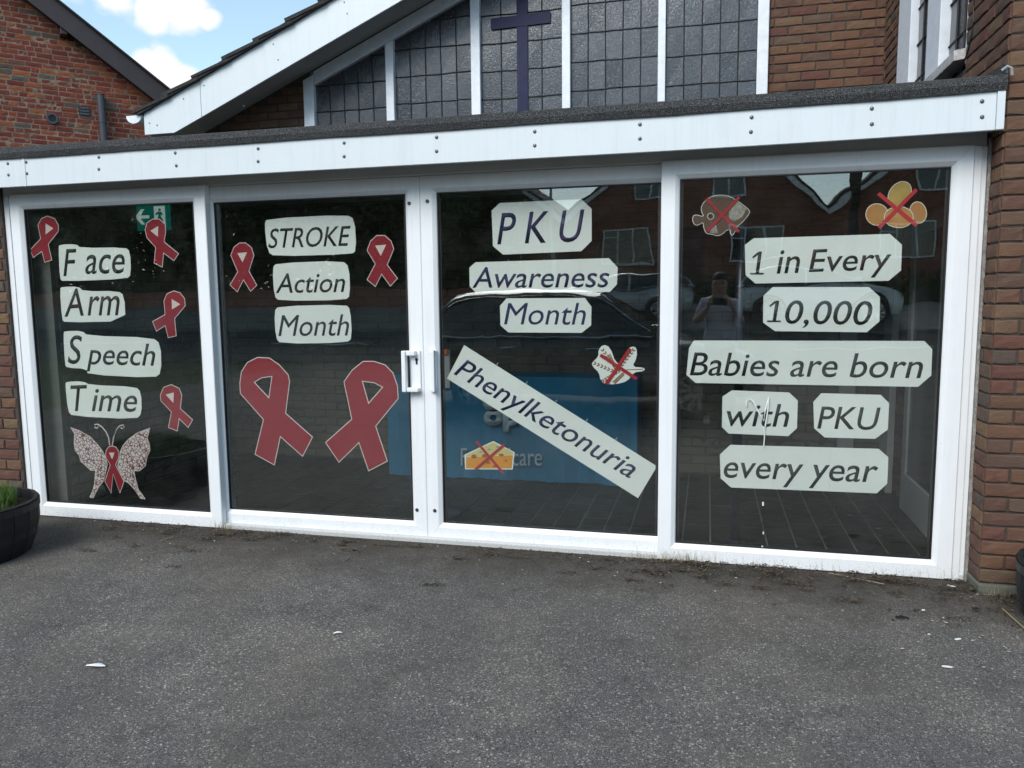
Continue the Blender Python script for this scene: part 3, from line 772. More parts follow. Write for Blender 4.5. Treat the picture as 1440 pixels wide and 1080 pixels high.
for k, (d, x, y) in enumerate(cand):
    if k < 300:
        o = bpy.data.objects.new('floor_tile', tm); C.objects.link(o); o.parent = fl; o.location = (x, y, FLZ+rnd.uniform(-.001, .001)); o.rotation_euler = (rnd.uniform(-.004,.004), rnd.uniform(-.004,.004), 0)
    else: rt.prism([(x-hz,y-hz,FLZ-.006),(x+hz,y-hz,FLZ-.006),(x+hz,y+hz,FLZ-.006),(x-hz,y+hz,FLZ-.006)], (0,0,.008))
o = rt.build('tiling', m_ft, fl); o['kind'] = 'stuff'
mb = MB(); mb.box((IX0-.1, IB+.012, 0), (RX-.01, IB+.1, 2.46)); bw = mb.build('back_wall', m_mortar_in, porch)
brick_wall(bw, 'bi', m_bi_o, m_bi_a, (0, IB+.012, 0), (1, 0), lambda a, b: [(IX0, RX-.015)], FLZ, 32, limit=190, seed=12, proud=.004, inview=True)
mb = MB(); mb.box((-4.9, .251, 0), (IX0-.012, IB, 2.46)); mb.box((-4.75, .105, 0), (IX0-.012, .2505, 2.46)); lw = mb.build('end_wall', m_mortar_in, porch)
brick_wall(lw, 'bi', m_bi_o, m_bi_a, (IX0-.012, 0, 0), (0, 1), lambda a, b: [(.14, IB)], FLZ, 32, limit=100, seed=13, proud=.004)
mb = MB(); mb.box((IX0-.1, .11, 2.40), (RX-.004, IB+.01, 2.43)); mb.build('ceiling', plain('off_white_ceiling', (.5,.5,.48), .9), porch)
# white inner door standing against the wing, and its frame
mb = MB()
dz0, dz1 = FLZ+.012, 2.02
def dbox(y0, y1, z0, z1, x0=RX-.06, x1=RX-.02): mb.box((x0, y0, z0), (x1, y1, z1))
dbox(.42, 1.30, dz0, dz0+.26); dbox(.42, .52, dz0+.261, dz1); dbox(1.20, 1.30, dz0+.261, dz1); dbox(.521, 1.199, dz1-.11, dz1)
m_door = plain('grey_white_door_paint', (.42, .43, .45), .4, .08, 4)
dr = mb.build('inner_door', m_door, porch, bevel=.006)
mb = MB(); mb.box((RX-.045, .521, dz0+.261), (RX-.038, 1.199, dz1-.111)); mb.build('door_glass', plain('dark_door_glass', (.02,.022,.022), .1), dr)
mb = MB(); mb.box((RX-.06, 1.75, FLZ), (RX-.012, 2.02, 2.1)); mb.build('door_frame', m_door, porch, bevel=.004)
mb = MB(); mb.box((1.02, IB-.05, FLZ), (1.14, IB+.004, 2.1)); mb.build('door_frame', m_door, porch, bevel=.004)


# ------------------------------------------------------------------ paper notices and cut-outs behind the glass
def paper_mat(name, col, rough=.75):
    m, t, b = new_mat(name); p = gpos(t)
    n = noise(t, 3, 3, .5, p); c = mixc(t, mrange(t, n, .35, .65, 0, 1), tuple(x*.93 for x in col), col)
    t.links.new(c, b.inputs['Base Color']); b.inputs['Roughness'].default_value = rough; bump(t, b, noise(t, 7, 2, .4, p), .25, .01); return m
m_paper = paper_mat('white_paper', (.79, .82, .78)); m_ink = plain('black_print', (.012, .013, .014), .6); m_navy = plain('navy_print', (.014, .012, .075), .6)
m_red = paper_mat('dark_red_print', (.26, .004, .018)); m_redx = plain('red_paper_strip', (.38, .010, .020), .6)
def crop(ox, oy, s): return lambda pts: [(ox+x/s, oy+y/s) for x, y in pts]
K4 = crop(0, 250, 4.5); K5 = crop(0, 480, 3.175); K6 = crop(290, 250, 4.5); K7 = crop(290, 470, 3.6); Ka = crop(590, 240, 4); Kb = crop(590, 470, 3.375); Kc = crop(930, 230, 3.064); Kd = crop(930, 480, 2.7)
PANE_Y = {1: .036, 2: .092, 3: .092, 4: .036}
def sheet(loop, y, t=.0006):
    mb = MB(); mb.prism([atY(x, yy, y) for x, yy in loop], (0, t, 0)); return mb
PAPER_GROUP = 'white paper notices stuck behind the porch glass'
def notice(pane, loop, texts, label, round_=0, ink=None, bold=.004):
    y = PANE_Y[pane]; c0 = loop
    if round_: loop = smooth_loop(loop, round_)
    o = sheet(loop, y).build('paper_notice', m_paper); tag(o, label, 'notice', PAPER_GROUP)
    for (t_, BL, Bt, TL, *sh) in texts:
        yy = y-.0003
        bold_ = 0 if 'M' in t_ else bold
        if t_ == '1': one_strokes(o, ink or m_ink, atY(BL[0]-22/3.064, BL[1], yy), atY(BL[0]+36/3.064, BL[1], yy), atY(TL[0]-22/3.064, TL[1], yy), 1.0)
        fit_text('lettering', t_, atY(*BL, yy), atY(*Bt, yy), atY(*TL, yy), ink or m_ink, o, shear=(sh[0] if sh else .2), bold=bold_)
    return o
k = K4
def q(K, *pts): return K(list(pts))
notice(1, q(K4,(370,440),(378,423),(480,419),(510,444),(790,440),(824,466),(829,610),(804,640),(400,656),(378,640)),
       [('F', *q(K4,(402,622),(484,620),(400,452)), .17), ('ace', *q(K4,(540,610),(790,606),(538,488)))], 'rounded white notice reading Face, topmost of the four at the far left', 1)
notice(1, q(K4,(378,700),(396,690),(495,688),(530,718),(745,716),(786,745),(795,908),(410,916),(392,896)),
       [('A', *q(K4,(408,880),(530,872),(408,706)), .12), ('rm', *q(K4,(555,872),(757,870),(554,750)))], 'rounded white notice reading Arm, below the one reading Face', 1)
pf = [(88.9,468),(92,465.5),(115.5,465.1),(123,472),(214,474.5),(226,484),(227,524),(217,531.5),(123.8,526.8),(121.3,518.6),(93.9,517.2),(91.3,512)]
notice(1, pf, [('S', (95.5,512), (115,512), (95.5,471.5), .15), ('peech', *q(K5,(388,134),(692,142),(388,6)))], 'rounded white notice reading Speech, wider and between Arm and Time', 1)
notice(1, q(K5,(291,190),(298,180),(370,178),(402,195),(605,202),(630,228),(633,322),(607,348),(322,334),(303,310)),
       [('T', *q(K5,(335,312),(368,311),(310,196)), .12) if False else ('T', *q(K5,(314,312),(388,310),(314,197)), .12), ('ime', *q(K5,(410,313),(612,316),(410,212)))], 'rounded white notice reading Time, directly above the butterfly cut-out', 1)
notice(2, q(K6,(368,295),(382,258),(885,233),(940,262),(950,462),(915,484),(435,497),(388,470)), [('STROKE', *q(K6,(393,447),(912,431),(393,322)))], 'rounded white notice reading STROKE in capitals', 1)
notice(2, q(K6,(419,570),(445,540),(862,524),(905,565),(911,745),(880,774),(462,779),(430,750)), [('Action', *q(K6,(440,731),(878,724),(440,606)))], 'rounded white notice reading Action, second of the three stroke notices', 1)
notice(2, q(K6,(430,845),(458,812),(882,802),(912,832),(923,1012),(890,1044),(470,1050),(440,1012)), [('Month', *q(K6,(457,1003),(903,1000),(457,870)))], 'rounded white notice reading Month, above the two big red ribbons', 1)
notice(3, q(Ka,(405,225),(450,182),(910,160),(968,215),(968,395),(910,453),(470,472),(413,425)), [('P K U', *q(Ka,(437,417),(925,400),(437,240)))], 'large white notice reading P K U in spaced capitals, cut corners', 0, m_navy)
notice(3, q(Ka,(280,545),(315,515),(1065,492),(1115,545),(1110,640),(1070,682),(315,685),(282,650)), [('Awareness', *q(Ka,(297,660),(1066,657),(297,543)))], 'long white notice reading Awareness, with cut corners', 0, m_navy)
notice(3, q(Ka,(452,760),(490,718),(930,716),(967,765),(965,870),(912,912),(500,910),(455,870)), [('Month', *q(Ka,(475,866),(935,868),(475,745)))], 'white notice reading Month in navy, with cut corners, under Awareness', 0, m_navy)
notice(3, q(Kb,(212,52),(130,210),(1037,778),(1127,627)), [('Phenylketonuria', *q(Kb,(146,214),(980,712),(208,110)), .22)], 'long white strip slanting down to the right reading Phenylketonuria', 0, m_navy)
notice(4, q(Kc,(360,350),(398,322),(985,303),(1037,350),(1033,460),(980,505),(405,517),(363,480)), [('1', *q(Kc,(405,478),(436,477),(402,380)), .17), ('in', *q(Kc,(497,474),(598,471),(496,374))), ('Every', *q(Kc,(636,499),(992,489),(634,371)))], 'white notice reading 1 in Every, topmost on the right-hand panel')
notice(4, q(Kc,(440,570),(480,532),(895,532),(942,575),(940,680),(885,727),(490,722),(438,685)), [('1', *q(Kc,(478,683),(510,684),(476,590)), .17), ('0,000', *q(Kc,(533,707),(909,714),(533,588)))], 'white notice with the number 10,000')
notice(4, [(968.9,489.5),(975.7,478.8),(1300,479.5),(1311,491),(1309.6,528),(1291,544),(978,538.5),(965.2,527)], [('Babies are born', *q(Kd,(108,130),(992,141),(108,42)))], 'widest white notice on the right panel reading Babies are born')
notice(4, q(Kd,(232,210),(268,186),(485,194),(518,225),(515,330),(482,360),(255,350),(230,325)), [('with', *q(Kd,(248,322),(485,326),(248,236)))], 'small white notice reading with, crossed by thin white streaks')
notice(4, q(Kd,(577,230),(607,197),(833,203),(865,235),(860,335),(812,370),(620,365),(580,330)), [('PKU', *q(Kd,(592,332),(832,338),(592,247)))], 'small white notice reading PKU, right of the notice reading with')
notice(4, q(Kd,(222,430),(262,393),(825,408),(862,440),(858,540),(818,577),(265,555),(225,520)), [('every year', *q(Kd,(237,546),(822,566),(237,458)))], 'lowest white notice on the right panel reading every year')

m_seam = paper_mat('paper_overlap', (.70, .72, .69))
def seam(K, pts, pane, parent):
    yy = PANE_Y[pane]-.0004; A, B = K(pts); mb = MB(); a = atY(*A, yy); b = atY(*B, yy); d = (b-a).normalized(); n_ = Vector((-d.z, 0, d.x))*.0013
    mb.prism([a+n_, b+n_, b-n_, a-n_], (0, .0003, 0)); mb.build('sheet_edge', m_seam, parent)
NOT = {o['label']: o for o in C.objects if o.get('category') == 'notice'}
def nfind(t_): return [o for l_, o in NOT.items() if t_ in l_][0]
for (x, y0_, y1_) in ((500, 500, 680), (700, 497, 680), (905, 494, 680)): seam(Ka, [(x, y0_), (x+3, y1_)], 3, nfind('Awareness'))
for (x0_, y0_) in ((340, 185), (480, 273), (620, 361), (765, 452), (905, 540)): seam(Kb, [(x0_-8+40, y0_-50), (x0_-42, y0_+78)], 3, nfind('slanting'))
for x in (300, 520, 735): seam(Kd, [(x, 2), (x+2, 163)], 4, nfind('Babies'))
for x in (425, 640): seam(Kd, [(x, 401), (x-2, 558)], 4, nfind('every year'))
seam(Ka, [(690, 172), (692, 461)], 3, nfind('P K U'))

# ribbons
m_pinkedge = paper_mat('pink_white_paper_edge', (.70, .60, .56))
def ribbon(pane, loop, hole, label, hollow=False, group='red paper ribbons behind the glass', yoff=.0):
    y = PANE_Y[pane]+yoff
    L2 = [(atY(a, b, y).x, atY(a, b, y).z) for a, b in loop]; H2 = [(atY(a, b, y).x, atY(a, b, y).z) for a, b in hole]
    w = .006 if hollow else .005
    big = grow(L2, w*.45); small = grow(L2, -w*.55)
    hs_ = grow(H2, -w*.5); hb = grow(H2, w*.5)
    mb = MB()
    if hollow: mb.prism([(a, y, b) for a, b in big], (0,.0006,0), holes=[[(a, y, b) for a, b in hs_]])
    else: mb.prism([(a, y, b) for a, b in big], (0,.0006,0))
    o = mb.build('paper_ribbon', m_pinkedge); tag(o, label, 'ribbon', group)
    mb = MB(); mb.prism([(a, y-.0012, b) for a, b in small], (0,.0009,0), holes=[[(a, y-.0012, b) for a, b in hb]]); mb.build('red_print', m_red, o)
    return o
RG = 'red ribbon cut-outs in the porch windows'
ribbon(1, q(K4,(240,300),(262,258),(300,242),(345,258),(370,300),(368,340),(305,420),(328,520),(283,535),(265,465),(210,505),(192,455),(258,385)), q(K4,(290,292),(335,320),(290,355)), 'small red ribbon at the top left corner of the glass, left of Face', group=RG)
ribbon(1, q(K4,(918,330),(930,285),(968,260),(1010,262),(1045,295),(1048,345),(1038,405),(1130,480),(1100,525),(1035,475),(1027,565),(975,540),(985,440),(930,380)), q(K4,(955,335),(1000,308),(998,370)), 'small red ribbon beside the green sign, right of Face', group=RG)
ribbon(1, q(K4,(1037,780),(1055,735),(1100,715),(1140,728),(1168,765),(1172,810),(1105,890),(1115,1000),(1065,1012),(1045,935),(990,970),(965,910),(1045,865)), q(K4,(1088,770),(1138,800),(1090,830)), 'small red ribbon to the right of Arm and Speech', group=RG)
ribbon(1, q(K5,(716,240),(730,205),(765,193),(800,210),(812,240),(805,300),(860,350),(840,385),(800,345),(792,400),(752,385),(765,315),(718,265)), q(K5,(742,238),(775,230),(773,272)), 'small red ribbon to the right of Time', group=RG)
ribbon(2, q(K6,(155,490),(175,440),(210,412),(250,412),(285,440),(302,490),(270,590),(320,680),(280,718),(235,645),(197,722),(150,678),(200,595)), q(K6,(200,478),(255,473),(230,530)), 'small upright red ribbon to the left of Action', group=RG)
ribbon(2, q(K6,(1018,460),(1040,400),(1080,365),(1130,365),(1170,400),(1187,450),(1145,550),(1210,637),(1165,685),(1110,610),(1070,688),(1018,645),(1070,545)), q(K6,(1072,430),(1135,425),(1105,490)), 'small upright red ribbon to the right of STROKE', group=RG)
ribbon(2, q(K7,(170,250),(178,190),(208,143),(260,117),(320,120),(370,155),(415,205),(422,240),(402,400),(538,520),(488,618),(375,518),(345,662),(247,608),(290,432),(173,300)), q(K7,(243,243),(280,220),(333,213),(317,322)), 'large dark red ribbon at lower left of the stroke panel', True, group=RG)
ribbon(2, q(K7,(697,240),(740,180),(795,137),(850,137),(905,155),(945,195),(968,260),(972,325),(858,465),(917,642),(822,692),(773,548),(672,648),(604,548),(737,430)), q(K7,(790,238),(850,245),(893,268),(822,350)), 'large dark red ribbon leaning left, next to the door handle', True, group=RG)

# butterfly
Kf = crop(80, 580, 8); y = PANE_Y[1]
bf = thing('paper_butterfly', 'pale patterned paper butterfly with a red ribbon body, under Time', 'butterfly', loc=(0, 0, 0))
def wing_mat():
    m, t, b = new_mat('lace_wing_print'); v = N(t, 'ShaderNodeTexVoronoi'); v.feature = 'DISTANCE_TO_EDGE'; v.inputs['Scale'].default_value = 42
    w = N(t, 'ShaderNodeTexNoise'); w.inputs['Scale'].default_value = 30; p = gpos(t)
    ad_ = N(t, 'ShaderNodeVectorMath', operation='MULTIPLY_ADD'); t.links.new(w.outputs['Color'], ad_.inputs[0]); ad_.inputs[1].default_value = (.02,.02,.02); t.links.new(p, ad_.inputs[2]); t.links.new(p, w.inputs['Vector'])
    t.links.new(ad_.outputs[0], v.inputs['Vector'])
    c = ramp(t, [(.05, (.14, .04, .05)), (.12, (.62, .54, .52))], v.outputs['Distance']); t.links.new(c, b.inputs['Base Color']); b.inputs['Roughness'].default_value = .8; return m
m_wing = wing_mat()
wl = q(Kf,(150,165),(260,205),(380,275),(460,360),(520,440),(550,500),(570,590),(530,770),(480,830),(440,900),(410,965),(365,955),(400,880),(420,800),(425,740),(430,655),(380,655),(320,600),(265,550),(250,490),(205,430),(190,370),(195,240))
wr = q(Kf,(1048,172),(900,230),(800,300),(740,370),(710,440),(700,500),(680,600),(720,700),(750,770),(810,800),(880,880),(940,970),(998,978),(960,920),(920,870),(890,760),(870,660),(930,660),(1000,600),(1015,500),(1050,430),(1045,360),(1020,290))
for lp in (wl, wr):
    L2 = [(atY(a, b, y).x, atY(a, b, y).z) for a, b in lp]
    mb = MB(); mb.prism([(a, y, b) for a, b in L2], (0,.0006,0)); w_ = mb.build('wing', m_pinkedge, bf)
    mb = MB(); mb.prism([(a, y-.0012, b) for a, b in grow(L2, -.0045)], (0,.0009,0)); mb.build('wing_pattern', m_wing, w_)
for pl in (((595,370),(585,290),(555,220),(510,165),(460,132),(428,138),(428,170),(455,180),(465,160)), ((625,370),(640,275),(672,190),(712,148),(748,140),(756,168),(735,185),(720,168))):
    mb = MB(); mb.tube([atY(*k_, y) for k_ in Kf(list(pl))], .0042, 6); mb.build('antenna', m_pinkedge, bf)
rb = ribbon(1, q(Kf,(548,500),(552,430),(580,388),(620,375),(665,390),(697,440),(695,510),(660,590),(755,775),(710,905),(632,690),(610,905),(540,775),(600,590)), q(Kf,(590,455),(645,455),(622,520)), None, yoff=-.0035)
for kk in ('category', 'group', 'label'):
    if kk in rb: del rb[kk]
rb.parent = bf; rb.name = 'ribbon_body'

# food cut-outs with red crosses
def cross(parent, y, segs, w):
    for i, (a, b) in enumerate(segs):
        A = atY(*a, y-.004-.0012*i); B = atY(*b, y-.004-.0012*i); d = (B-A).normalized(); n_ = Vector((-d.z, 0, d.x))*w/2
        mb = MB(); mb.prism([A+n_, B+n_, B-n_, A-n_], (0,.0008,0)); mb.build('red_cross_strip', m_redx, parent)
def blob(loop, y, m, name, parent, t=.0006):
    mb = MB(); mb.prism([atY(a, b, y) for a, b in loop], (0, t, 0)); return mb.build(name, m, parent)
def ell(cx, cy, rx, ry, ang, n=22):
    c, s = math.cos(math.radians(ang)), math.sin(math.radians(ang))
    return [(cx+rx*math.cos(2*math.pi*k/n)*c-ry*math.sin(2*math.pi*k/n)*s, cy+rx*math.cos(2*math.pi*k/n)*s+ry*math.sin(2*math.pi*k/n)*c) for k in range(n)]
CG = 'crossed-out food cut-outs in the windows'
# wheat
y = PANE_Y[3]
wh = blob(smooth_loop(q(Kb,(818,135),(850,105),(848,75),(872,48),(905,62),(930,135),(965,142),(985,75),(1005,58),(1030,62),(1032,110),(1008,155),(1065,158),(1070,174),(1012,182),(990,222),(930,238),(880,236),(858,218),(852,182),(820,152)), 1), y, m_paper, 'paper_wheat', None)
tag(wh, 'white cut-out of brown wheat ears crossed out in red, above the blue cloth', 'wheat cut-out', CG)
m_wheat = plain('wheat_print', (.30, .14, .05), .7, .4, 200)
for (a, b) in (((870,75),(935,165)), ((832,138),(930,180)), ((1015,75),(950,160)), ((870,222),(945,175)), ((925,228),(965,190)), ((900,100),(930,160))):
    A, B = Kb([a, b]); mb = MB(); n = 7
    for k in range(n):
        t_ = k/(n-1); px, py = A[0]+(B[0]-A[0])*t_, A[1]+(B[1]-A[1])*t_; ang = math.degrees(math.atan2(B[1]-A[1], B[0]-A[0]))
        for s_ in (-1, 1):
            mb.prism([atY(u_, v_, y-.0012) for u_, v_ in ell(px+s_*1.3*math.sin(math.radians(ang)), py-s_*1.3*math.cos(math.radians(ang)), 2.2, 1.0, ang+s_*25, 8)], (0,.0007,0))
    mb.build('wheat_ear', m_wheat, wh)
mb = MB(); mb.tube([atY(*p_, y-.001) for p_ in Kb([(940,170),(1000,168),(1062,166)])], .002, 6); mb.build('stalk', m_wheat, wh)
cross(wh, y, [Kb([(858,98),(1030,212)]), Kb([(1000,68),(886,236)])], .020)
# cheese
ch = blob(q(Kb,(213,572),(350,507),(451,560),(442,642),(216,641)), y, m_paper, 'paper_cheese', None); tag(ch, 'yellow cheese wedge cut-out crossed out in red, in front of the blue cloth', 'cheese cut-out', CG)
blob(q(Kb,(221,573),(350,513),(446,561),(443,572),(222,582)), y-.0012, plain('pale_cheese_print', (.58, .50, .20), .7), 'cheese_top', ch)
blob(q(Kb,(221,584),(443,574),(437,637),(220,636)), y-.0012, plain('orange_cheese_print', (.66, .26, .012), .7), 'cheese_front', ch)
m_chh = plain('dark_cheese_hole_print', (.36, .10, .02), .7)
for (a, b, c_, d) in ((258,580,13,10),(310,577,15,9),(388,573,12,7),(325,608,10,9),(355,626,8,7),(410,600,6,5)): blob(ell(*Kb([(a, b)])[0], c_/3.375, d/3.375, 0, 12), y-.0022, m_chh, 'cheese_hole', ch)
for (a, b, c_, d) in ((330,547,8,4),(370,535,9,4),(290,560,7,3)): blob(ell(*Kb([(a, b)])[0], c_/3.375, d/3.375, 0, 10), y-.0022, plain('green_grey_print', (.25,.25,.12), .7) if a == 330 else bpy.data.materials['green_grey_print'], 'cheese_hole', ch)
cross(ch, y, [Kb([(268,508),(398,660)]), Kb([(403,523),(264,642)])], .016)
# fish
y = PANE_Y[4]; Kg = crop(960, 240, 9.82)
fl_ = smooth_loop(q(Kg,(130,660),(145,618),(190,603),(290,635),(252,560),(255,490),(300,420),(385,355),(480,332),(600,334),(720,382),(915,530),(932,568),(905,625),(820,722),(745,782),(720,860),(685,905),(655,870),(650,812),(600,830),(560,872),(490,908),(400,882),(320,870),(285,790),(280,715),(230,748),(178,760),(140,720)), 1)
fi = blob(fl_, y, paper_mat('white_fish_edge', (.72,.74,.68)), 'paper_fish', None); tag(fi, 'round brown fish cut-out crossed out in red, at the top left of the right panel', 'fish cut-out', CG)
def fish_mat():
    m, t, b = new_mat('scaly_fish_print'); w = N(t, 'ShaderNodeTexWave'); w.inputs['Scale'].default_value = 60; w.inputs['Distortion'].default_value = 6; t.links.new(gpos(t), w.inputs['Vector'])
    c = ramp(t, [(.25, (.03, .014, .010)), (.55, (.085, .038, .022)), (.9, (.18, .115, .075))], w.outputs['Fac']); t.links.new(c, b.inputs['Base Color']); b.inputs['Roughness'].default_value = .7; return m
L2 = [(atY(a, b, y).x, atY(a, b, y).z) for a, b in fl_]
mb = MB(); mb.prism([(a, y-.0012, b) for a, b in grow(L2, -.0035)], (0,.0009,0)); mb.build('fish_body', fish_mat(), fi)
blob(Kg([(640,560),(760,430),(880,530),(820,640),(700,700),(640,650)]), y-.002, plain('silver_fish_print', (.34,.32,.27), .6, .5, 60), 'fish_head', fi)
blob(Kg([(360,790),(460,740),(490,870),(380,860)]), y-.002, plain('pale_fin_print', (.30,.27,.26), .6, .5, 60), 'fin', fi)
blob(ell(*Kg([(385,630)])[0], 5, 5, 0), y-.0020, paper_mat('pale_eye_ring', (.5,.46,.4)), 'eye_ring', fi); blob(ell(*Kg([(385,630)])[0], 3.6, 3.6, 0), y-.0030, m_ink, 'eye', fi)
cross(fi, y, [Kg([(325,385),(775,845)]), Kg([(780,365),(330,845)])], .016)
# eggs
Kh = crop(1200, 240, 10.8)
def egg_mat(name, a, b_):
    m, t, b = new_mat(name); t.links.new(mixc(t, mrange(t, noise(t, 14, 3, .6, gpos(t)), .35, .65), a, b_), b.inputs['Base Color']); b.inputs['Roughness'].default_value = .7; return m
eg = thing('paper_eggs', 'cut-out of four brown eggs crossed out in red, at the top right corner', 'egg cut-out', CG)
m_eggedge = paper_mat('cream_egg_edge', (.74,.72,.60))
specs = [((360,665),(165,158,5),(.50,.17,.035),(.42,.23,.07)), ((985,635),(120,158,-12),(.48,.15,.035),(.42,.22,.07)), ((705,355),(150,205,38),(.52,.37,.11),(.46,.28,.06)), ((690,705),(215,155,0),(.52,.30,.10),(.48,.20,.05))]
for i, (c0, (rx, ry, an), ca, cb) in enumerate(specs):
    cc = Kh([c0])[0]; e_ = blob(ell(*cc, (rx+12)/10.8, (ry+12)/10.8, an), y-.0014*i, m_eggedge, 'egg', eg)
    blob(ell(*cc, (rx)/10.8, (ry)/10.8, an), y-.0014*i-.0007, egg_mat('egg_print_%s' % 'abcd'[i], ca, cb), 'egg_print', e_, .0006)
cross(eg, y-.003, [Kh([(380,345),(960,830)]), Kh([(960,285),(385,870)])], .019)

# ------------------------------------------------------------------ things inside the porch
m_cloth = plain('blue_tablecloth', (.008, .18, .34), .75, .15, 3, .1, 30)
tb = thing('folding_table', 'folding table mostly hidden under the blue cloth inside the porch', 'table')
TX0, TX1, TY0, TY1 = -2.60, -.52, 1.58, 2.02
mb = MB(); mb.box((TX0+.03, TY0+.03, .86), (TX1-.03, TY1, .888)); mb.build('tabletop', m_door, tb)
for x_ in (TX0+.12, TX1-.12):
    for y_ in (TY0+.10, TY1-.08):
        mb = MB(); mb.tube([(x_, y_, FLZ+.003), (x_, y_, .859)], .014, 8); mb.build('leg', m_pipe, tb)
mb = MB(); cols = 60; rows = 8; vs = []; fs = []
path = [(TX0, TY1)] + [(TX0, TY1-(TY1-TY0)*k/8) for k in range(1, 8)] + [(TX0+(TX1-TX0)*k/44, TY0) for k in range(45)] + [(TX1, TY0+(TY1-TY0)*k/8) for k in range(1, 9)]
for i, (x_, y_) in enumerate(path):
    for j in range(rows+1):
        t_ = j/rows; z = .893-(.893-(FLZ+.008))*t_
        f_ = t_**1.3*(.014*math.sin(i*.7)+.010*math.sin(i*1.9+1))
        if x_ > TX1-.35: f_ += t_*.03*math.sin((x_-TX1)*26)
        n_ = (-1, 0) if x_ == TX0 and y_ > TY0 else ((1, 0) if x_ == TX1 and y_ > TY0 else (0, -1))
        vs.append((x_+n_[0]*f_, y_+n_[1]*f_-.02*t_, z))
nr = rows+1
for i in range(len(path)-1):
    for j in range(rows): fs.append((i*nr+j, (i+1)*nr+j, (i+1)*nr+j+1, i*nr+j+1))
mb.add(vs, fs); k0 = len(vs)
mb.add([(TX0, TY0, .893), (TX1, TY0, .893), (TX1, TY1, .893), (TX0, TY1, .893)], [(0,1,2,3)])
cl = mb.build('tablecloth', m_cloth, smooth=False, fix=False); tag(cl, 'long blue cloth with pale lettering over the table behind the glass', 'tablecloth')
md = cl.modifiers.new('thick', 'SOLIDIFY'); md.thickness = .003; md.offset = -1
m_logo = plain('pale_blue_lettering', (.40, .52, .58), .7)
cyy = TY0-.052
def clothpt(x, yy): 
    return atY(x, yy, cyy)
fit_text('lettering', 'co', clothpt(678,579), clothpt(731,579), clothpt(678,548), m_logo, cl, shear=0, bold=.05)
fit_text('lettering', 'op', clothpt(680,608), clothpt(731,608), clothpt(680,576), m_logo, cl, shear=0, bold=.05)
fit_text('lettering', 'Funeralcare', clothpt(648,655), clothpt(762,655), clothpt(648,630), m_logo, cl, shear=0)
# post
post = thing('metal_post', 'dark blue upright post standing behind the right-hand glass panel', 'post')
pp = atY(1033, 772, .28); m_post = plain('dark_blue_paint', (.012, .018, .035), .35)
mb = MB(); mb.tube([(pp.x, .28, FLZ+.004), (pp.x, .28, 2.39)], .028, 16); mb.build('shaft', m_post, post, smooth=True)
mb = MB(); mb.lathe([(0, 0), (.06, 0), (.06, .006), (.03, .012), (.03, .03)], 20, (pp.x, .28, FLZ+.003)); mb.build('base_flange', m_post, post)
# exit sign
ex = thing('exit_sign', 'green and white fire exit sign with an arrow, hanging inside at the left', 'exit sign')
a = atY(186, 288, 1.0); b = atY(238, 323, 1.0)
mb = MB(); mb.box((a.x, 1.0, b.z), (b.x, 1.03, a.z)); eg_m = plain('exit_green', (.0, .22, .16), .4); eb = eg_m.node_tree.nodes['Principled BSDF']; eb.inputs['Emission Color'].default_value = (.0, .30, .24, 1); eb.inputs['Emission Strength'].default_value = .10
mb.build('sign_plate', eg_m, ex, bevel=.003)
for x_ in (a.x+.05, b.x-.05):
    mb = MB(); mb.tube([(x_, 1.015, a.z), (x_, 1.015, 2.40)], .004, 6); mb.build('hanging_rod', m_screw, ex)
mb = MB(); W_ = b.x-a.x; Hh = a.z-b.z; cx_, cz_ = a.x+W_*.28, b.z+Hh*.52
mb.box((cx_-.03, .9965, cz_-.012), (cx_+.06, .9995, cz_+.012))
mb.prism([(cx_-.07, .9935, cz_), (cx_-.01, .9935, cz_+.06), (cx_+.02, .9935, cz_+.06), (cx_-.03, .9935, cz_), (cx_+.02, .9935, cz_-.06), (cx_-.01, .9935, cz_-.06)], (0,.0025,0))
m_lit = plain('backlit_white', (.8,.8,.8), .4); lb_ = m_lit.node_tree.nodes['Principled BSDF']; lb_.inputs['Emission Color'].default_value = (.8, 1, .95, 1); lb_.inputs['Emission Strength'].default_value = .16
mb.build('arrow', m_lit, ex)
mb = MB(); rx_ = b.x-W_*.24; mb.prism([(rx_-.05, .9965, b.z+.02), (rx_+.05, .9965, b.z+.02), (rx_+.05, .9965, a.z-.02), (rx_-.05, .9965, a.z-.02)], (0,.003,0)); mb.build('doorway_symbol', m_lit, ex)
mb = MB()
mb.prism([(x_+rx_, .9925, z_+cz_) for x_, z_ in ell(.005, .05, .011, .011, 0, 12)], (0,.0035,0))
mb.prism([(rx_+x_, .9925, cz_+z_) for x_, z_ in ((-.012,.036),(.018,.036),(.034,.012),(.024,.006),(.014,.018),(.014,-.004),(.032,-.03),(.028,-.054),(.016,-.054),(.016,-.032),(.0,-.018),(-.012,-.03),(-.036,-.036),(-.038,-.024),(-.018,-.016),(-.008,.0),(-.008,.018),(-.03,.008),(-.036,.018))], (0,.0035,0))
mb.build('running_figure', bpy.data.materials['exit_green'], ex)
